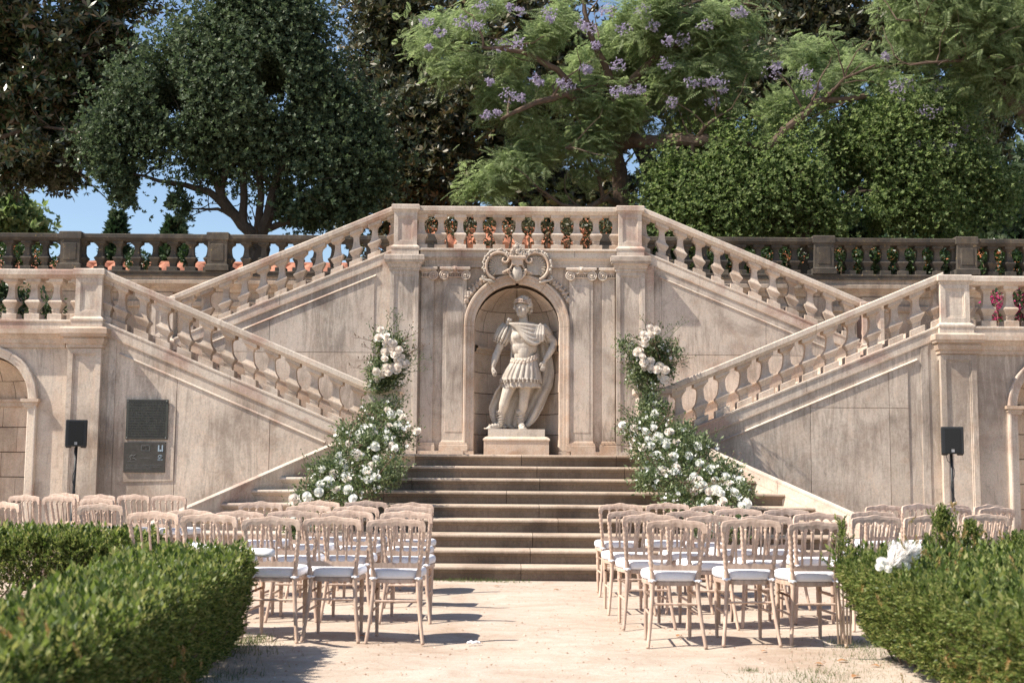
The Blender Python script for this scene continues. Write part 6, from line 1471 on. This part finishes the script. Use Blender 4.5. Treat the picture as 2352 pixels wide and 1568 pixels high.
def crown(name, blobs, Y, n, size, mat, parent, tmpl, seed, clump, shell=.55, ry=None, up=.6, tilt=.9, keep=None, holes=None, kr=1.0, flat=1.0):
    B = []
    for bl_ in blobs:
        x, y, rx, rz = bl_[:4]; dy = bl_[4] if len(bl_) > 4 else 0; p = at(x, y, Y+dy); k = (Y+dy)/F_PX
        B.append((p.x, p.y, p.z, rx*k*kr, (ry or 1.0)*max(rx, rz)*k*.8, rz*k*kr*flat))
    return bush(name, B, n, size, mat, parent, tmpl, seed, tilt, shell, clump, up, holes=holes)
def limbs(parent, L, Y, mat, twigs=0, seed=0, name='limb'):
    rr = random.Random(seed)
    for i, (pts, r0, r1) in enumerate(L):
        P = [at(p[0], p[1], Y+(p[2] if len(p) > 2 else 0)) for p in pts]; Q = []
        for a, c in zip(P[:-1], P[1:]):
            for k in range(3): Q.append(a.lerp(c, k/3)+Vector((rr.uniform(-1,1), rr.uniform(-1,1), rr.uniform(-1,1)))*r0*.25*(k > 0))
        Q.append(P[-1]); n = len(Q); b = MB(); b.tube(Q, [r0+(r1-r0)*j/(n-1) for j in range(n)], 9)
        for k in range(twigs):
            u = rr.randrange(n//3, n); d = Vector((rr.uniform(-1,1), rr.uniform(-1,.3), rr.uniform(-.2,1))).normalized(); c = Q[u]; q3 = [c]
            for h_ in range(6): d = (d+Vector((rr.uniform(-.45,.45), rr.uniform(-.2,.3), rr.uniform(-.4,.45)))).normalized(); q3.append(q3[-1]+d*.2)
            b.tube(q3, [min(r1, .03)*(1-.13*h_) for h_ in range(7)], 5)
        b.build('trunk' if (i == 0 and name == 'limb') else 'branch', mat, parent)
def tree(name, label, loc): return thing(name, label, 'tree', loc, 'trees of the upper garden')
# far-left magnolia-like tree
Y = 29.0; t = tree('magnolia_tree', 'dark glossy tree with rusty leaf undersides filling the top left corner', (-15, 29, 4.8))
crown('crown', [(60,60,230,140),(220,50,120,90),(300,90,60,60),(90,180,190,110),(180,210,120,80),(40,290,150,70),(110,330,90,40),(-120,150,220,240),(-100,-100,300,150),(180,-80,180,90),(320,20,60,45),(350,50,30,25)], Y, 19000, .21, M['magn'], t, ROS, 61, (18, .30), .5, holes=(1.5, -1.1))
crown('drooping_sprays', [(60,365,110,35,-1),(140,395,60,20,-1),(40,395,40,12,-1),(200,330,50,35,-1),(5,420,22,7,-1),(175,415,20,8,-1)], Y, 2000, .17, M['magn'], t, ROS, 62, (12, .14), .4, up=-.6)
limbs(t, [([(-260,700),(-200,400),(-60,250)],.45,.22), ([(-60,300),(60,240,-.5),(130,160,-.8),(220,120,-.8)],.11,.03), ([(-40,330),(80,290,-.6),(170,300,-1.3),(230,350,-1.6)],.06,.015), ([(-40,280),(70,190,-.6),(160,110,-1)],.07,.02), ([(60,300,-.6),(150,370,-1.2),(260,470,-1.2)],.035,.01)], Y, M['barkw'], 5, 3)
# round dark tree
Y = 27.0; t = tree('evergreen_tree', 'broad dark round-crowned tree with many forking limbs, left of centre', (-5.4, 27, 4.8))
crown('crown', [(540,120,150,100),(600,50,100,70),(560,15,60,35),(440,180,120,85),(640,180,130,110),(370,260,105,75),(540,270,160,90),(720,270,95,90),(320,250,65,60),(740,360,95,60),(810,390,65,50),(450,340,110,40),(300,310,55,35),(820,310,50,50),(690,130,50,50),(590,-30,110,40),(620,340,110,45),(560,200,150,100),(400,120,30,20),(690,60,40,35),(740,150,35,30),(380,160,50,30),(270,215,40,25),(800,240,45,35),(850,360,45,35),(235,300,30,22),(255,350,40,20),(480,20,40,25),(730,210,45,40),(870,300,30,25)], Y, 66000, .085, M['dark'], t, ROS2, 631, (170, .36), .35, holes=(2.6, -2.2), kr=1.06)
crown('low_sprays', [(255,385,45,18),(320,420,55,22),(395,455,40,10),(470,425,35,10),(760,460,80,22),(700,495,70,10),(855,440,45,28),(420,490,14,7),(290,445,35,10),(800,500,50,10),(640,450,40,12)], Y, 6500, .10, M['dark'], t, ROS2, 64, (14, .15), .4, holes=(2.4,-.6))
limbs(t, [([(592,640),(590,540)],.27,.22), ([(586,545),(545,500),(505,440),(470,380),(430,300)],.15,.04), ([(596,545),(620,480),(640,400),(665,300),(690,200)],.15,.04), ([(560,515),(560,440),(555,340),(545,220),(540,100)],.10,.03), ([(535,490),(480,440),(400,420),(300,400)],.11,.025), ([(610,500),(680,470),(760,430),(830,400)],.10,.03), ([(590,540),(600,450),(590,340),(600,200)],.10,.03), ([(505,440),(520,380),(500,300),(470,200)],.10,.03), ([(600,530),(660,510),(740,495),(800,500)],.09,.02), ([(640,400),(700,370),(760,300)],.08,.02), ([(470,380),(430,350),(370,300)],.07,.02), ([(545,500),(500,480),(440,480)],.06,.015)], Y, M['barkd'], 4, 4)
# big ficus behind the middle and right
Y = 36.0; t = tree('ficus_tree', 'towering bronze-green fig tree behind the jacaranda, its leaves lit along the left edge', (2, 36, 4.8))
crown('crown', [(870,50,85,100),(850,160,65,90),(900,110,120,150),(960,260,120,110),(920,240,110,100),(980,40,140,120),(900,350,90,70),(1010,400,130,70),(960,440,100,50),(1100,380,120,90),(1180,460,130,50),(1060,330,100,80),(1250,330,160,130),(1350,430,160,70),(1120,200,160,160),(1350,180,220,170),(1600,120,260,160),(1500,300,200,130),(1850,80,260,140),(2050,60,180,130),(1700,40,300,120),(1850,300,220,120),(2080,250,170,160),(2250,250,140,190),(2300,450,120,110),(1500,470,200,70),(1650,430,200,100),(1900,470,200,80),(2150,470,160,80),(1250,60,180,120),(2330,120,120,160)], Y, 36000, .23, M['ficus'], t, ROS, 65, (60, .45), .40, holes=(1.25, -1.5), kr=.86)
limbs(t, [([(1560,700),(1590,480),(1640,300),(1700,100)],.7,.35), ([(1560,560),(1520,430),(1440,300),(1300,120)],.4,.12), ([(1600,480),(1700,420),(1850,330),(2000,250)],.4,.12), ([(1500,520),(1300,420),(1180,330),(1090,280)],.3,.10), ([(1640,520),(1750,470),(1900,430)],.3,.08), ([(1120,640),(1130,520),(1150,420)],.16,.10), ([(1170,560),(1190,470),(1260,400)],.14,.07)], Y, M['barkd'], 3, 5)
crown('crown', [(930,330,80,80),(1000,420,110,60),(1050,300,60,60),(890,420,60,50),(940,250,70,60),(1080,230,60,60),(1740,180,90,80),(1690,260,80,60)], 33.5, 7500, .2, M['ficus'], t, ROS, 165, (22, .3), .42, holes=(1.6, -.9))
# jacaranda in front
Y = 27.5; t = tree('jacaranda_tree', 'feathery light green jacaranda with lilac blossom clusters behind the balcony', (2.4, 27.5, 4.8))
JB = [(1050,90,100,60),(1130,50,110,60),(1080,160,90,60),(1000,60,50,40),(1200,110,110,70),(1150,220,90,45),(1260,190,110,60),(1180,270,90,40),(1280,50,120,60),(1380,120,120,80),(1350,220,90,60),(1450,50,130,60),(1480,170,110,70),(1560,90,130,70),(1600,180,110,60),(1520,260,110,60),(1650,60,120,60),(1620,260,100,50),(1720,210,120,60),(1780,150,110,60),(1850,200,120,60),(1900,140,120,50),(1980,170,110,50),(1960,240,110,55),(2060,230,100,60),(2100,280,90,50),(2180,250,70,45),(1830,270,100,45),(1150,400,90,55),(1220,360,80,50),(1270,320,80,50),(1110,440,50,28),(1240,420,70,30),(1170,450,60,20),(1350,330,60,50),(1320,390,50,40),(1700,290,90,40),(1420,260,70,50),(980,100,30,25),(1130,130,110,60),(1560,20,120,40)]
crown('crown', [(x,y,rx,rz,(-1.2 if i % 3 else .6)) for i, (x,y,rx,rz) in enumerate(JB)], Y, 27000, .29, M['jaca'], t, FR, 66, (20, .17), .5, up=1.5, tilt=.6, holes=(2.6, -.45), kr=.96, flat=.75)
PK = [(1105,15),(1170,17),(1195,25),(1062,52),(1095,60),(1262,30),(1335,58),(1350,66),(1430,65),(1395,25),(980,50),(985,110),(1150,105),(1125,188),(1190,100),(1010,75),(1230,180),(1240,190),(1288,190),(1300,195),(1345,160),(1120,265),(1143,258),(1170,218),(1415,210),(1443,210),(1465,205),(1350,160),(1500,60),(1535,95),(1570,95),(1590,190),(1625,190),(1650,185),(1545,235),(1640,235),(1660,205),(1695,28),(1705,30),(1785,150),(1775,165),(1850,170),(1865,215),(1880,200),(2060,200),(2065,235),(2125,92),(2130,110),(2150,200),(2130,260),(2165,250),(2210,295),(2180,340),(2140,330),(2100,335),(2085,195),(2035,130),(2185,290),(1480,25),(1620,60),(1265,45),(1195,225),(1420,150),(1530,150),(1370,105)]
rr_ = random.Random(12); rng = np.random.default_rng(12)
for i, (x, y) in enumerate(PK):
    p = at(x, y, Y-1.9-rr_.random()*.6); n = 42; r_ = .08+.14*rr_.random(); d = rng.normal(size=(n,3)); d /= np.linalg.norm(d, axis=1)[:,None]
    pos = np.array(p)+d*(rng.random(n)**.45*r_)[:,None]*np.array([1.1,.8,.85])
    scatter('blossom_cluster', ROS2[0][:12], ROS2[1][:3], pos, rand_rot(n, rng), .035+.03*rng.random(n), M['lilac'], t)['kind'] = 'stuff'
limbs(t, [([(1428,700),(1426,540),(1424,420),(1415,330),(1420,270)],.22,.15), ([(1420,330,0),(1480,325,-.8),(1570,320,-1.4),(1640,325,-1.6),(1700,335,-1.8),(1765,342,-2),(1800,300,-2),(1850,260,-2),(1890,230,-2),(1990,220,-1.8)],.17,.06), ([(1415,300),(1370,250,-.8),(1300,215,-1.5),(1200,250,-2),(1150,275,-2)],.13,.03), ([(1370,250,-.8),(1280,160,-1.4),(1200,120,-1.8),(1110,110,-2)],.09,.03), ([(1420,280),(1440,200,-.6),(1520,120,-1),(1560,20,-1)],.14,.05), ([(1418,280),(1400,180,-.6),(1360,90,-1),(1340,0,-1)],.12,.04), ([(1520,120,-1),(1640,60,-1.4),(1750,20,-1.5)],.08,.03), ([(1425,470,0),(1395,455,-.8),(1340,480,-1.2),(1290,470,-1.5),(1250,440,-1.8)],.085,.025), ([(1385,455,-.8),(1375,400,-1),(1340,350,-1.4),(1300,340,-1.6)],.05,.02), ([(1600,320,-1.5),(1620,290,-1.8),(1660,260,-2)],.06,.02), ([(1590,330,-1.5),(1595,370,-1.4)],.05,.03), ([(1415,330),(1380,270,-.4),(1330,200,-.8)],.10,.03), ([(1890,230,-2),(1940,180,-2),(2010,150,-2)],.05,.02)], Y, M['barkw'], 4, 6)
# bright shrubby tree at the right
Y = 26.0; t = tree('laurel_tree', 'bright green bushy tree under the long jacaranda limb, right of the stairs', (7, 26, 4.8))
crown('crown', [(1620,420,110,90),(1560,430,70,50),(1530,400,45,25),(1660,360,110,60),(1760,430,140,100),(1700,490,150,60),(1880,400,160,120),(1980,320,140,80),(2000,450,170,100),(2100,380,140,110),(2180,300,110,60),(2220,400,110,80),(2120,480,150,60),(2280,430,80,60),(1600,500,90,45),(1850,500,160,50),(2050,280,110,50),(1550,480,60,35)], Y, 56000, .068, M['bright'], t, ROS2, 67, (150, .30), .35, up=1.2, tilt=.8, holes=(2.2, -1.9), kr=1.02)
limbs(t, [([(1850,700),(1845,520),(1800,430)],.2,.12), ([(1845,530),(1950,450),(2060,380)],.13,.05), ([(1840,540),(1720,480),(1620,430)],.12,.04)], Y, M['barkd'], 5, 7)
# second jacaranda at top right
Y = 25.0; t = tree('jacaranda_tree', 'second feathery tree entering from the top right corner on a slanting grey limb', (12, 25, 4.8))
crown('crown', [(2200,60,130,60),(2300,110,90,60),(2330,30,90,50),(2120,30,90,40),(2240,150,80,35),(2340,170,60,40),(2390,90,80,90),(2100,90,50,25),(2180,-20,150,40),(2320,220,50,20)], Y, 9500, .28, M['jaca'], t, FR, 68, (15, .26), .5, up=.9, tilt=.8)
limbs(t, [([(2640,760),(2520,500),(2380,290),(2300,200),(2265,135),(2230,95)],.22,.06), ([(2420,340),(2360,250),(2340,130),(2330,40)],.12,.05), ([(2265,140,0),(2180,140,-.5),(2090,150,-.6)],.05,.015), ([(2290,190),(2240,60),(2150,10)],.06,.02), ([(2230,95),(2120,50,-.5),(2060,45,-.6)],.04,.015)], Y, M['barkw'], 6, 8)
# dark undergrowth between the trunks behind the right balustrade
t = thing('understorey', 'deep green shrubs in shade behind the right terrace balustrade', 'shrubs', (7, 30, 4.8)); t['kind'] = 'stuff'
crown('foliage', [(1560,560,120,60),(1750,570,150,60),(1950,570,150,60),(2150,570,150,60),(2350,560,150,70),(2420,450,100,120)], 29.5, 9000, .20, M['dark'], t, ROS2, 69, (18, .4), .4)
t['kind'] = 'stuff'
t = thing('garden_shrubs', 'dark leafy shrubs behind the top of the left stair and balcony', 'shrub', (0, 33, 4.8))
crown('foliage', [(960,540,90,40),(1100,535,110,40),(1250,540,120,36),(1380,545,90,40),(880,520,50,25)], 34.0, 2600, .20, M['ficus'], t, ROS2, 70, (18, .4), .4)
# small trees far off on the left
t = thing('distant_tree', 'small sunlit round tree at the left edge above the terrace rail', 'tree', tuple(at(25, 560, 60)), 'far trees on the left')
crown('crown', [(15,510,45,35),(50,530,25,18),(-10,480,30,20),(30,540,45,25)], 60, 3200, .36, M['bright'], t, ROS2, 71, (16, .45), .4)
limbs(t, [([(20,620),(18,520)],.25,.15)], 60, M['barkd'])
def conifer(label, cx, top, base, halfw, Y, seed, mat):
    p = at(cx, base, Y); tp = at(cx, top, Y); k = Y/F_PX; h = tp.z-p.z; t = thing('conifer', label, 'tree', (p.x, Y, 3.5), 'far trees on the left'); rng = np.random.default_rng(seed)
    MB().tube([(p.x, Y, 3.5), (p.x, Y, tp.z)], [.22, .03], 7).build('trunk', M['barkd'], t)
    tiers = 11; P, D = [], []
    for i in range(tiers):
        z = p.z+h*(i/tiers)**.95; r_ = halfw*k*(1-(i/tiers))*1.0+.12
        for j in range(9):
            a = 2*math.pi*(j+rng.random())/9
            for q_ in range(26):
                u = rng.random()**.7; P.append((p.x+r_*u*math.cos(a), Y+r_*u*math.sin(a), z+.25*u*r_+rng.normal()*.05)); D.append((math.cos(a), math.sin(a), .5))
    scatter('needles', LEAFLET[0], LEAFLET[1], np.array(P), rand_rot(len(P), rng, .5, np.array(D)), .30+.25*rng.random(len(P)), mat, t)
conifer('pointed far conifer standing clear of other trees, left of the round tree', 265, 487, 625, 32, 70, 72, M['conif'])
conifer('wider dark far conifer just under the round tree crown', 398, 500, 625, 44, 64, 73, M['conif'])
# statue and urn silhouettes behind the left terrace balustrade
for lab, x0, y0, w_ in (('dark rounded clipped shrub behind the left terrace balustrade', 318, 600, 30), ('smaller dark clipped shrub just behind the left terrace balustrade, nearer the centre', 430, 585, 14)):
    p = at(x0, y0, 25); t = thing('clipped_shrub', lab, 'shrub', (p.x, 25, 4.74), 'clipped shrubs on the terrace')
    k = 25/F_PX; bush('foliage', [(p.x, 25, p.z, w_*k, w_*k, 28*k)], 900, .07, M['creep'], t, LEAFLET, int(x0), 1.0, .7, None, .4)
    MB().tube([(p.x, 25, 4.74), (p.x, 25, p.z)], .05, 7).build('stem', M['twig'], t)
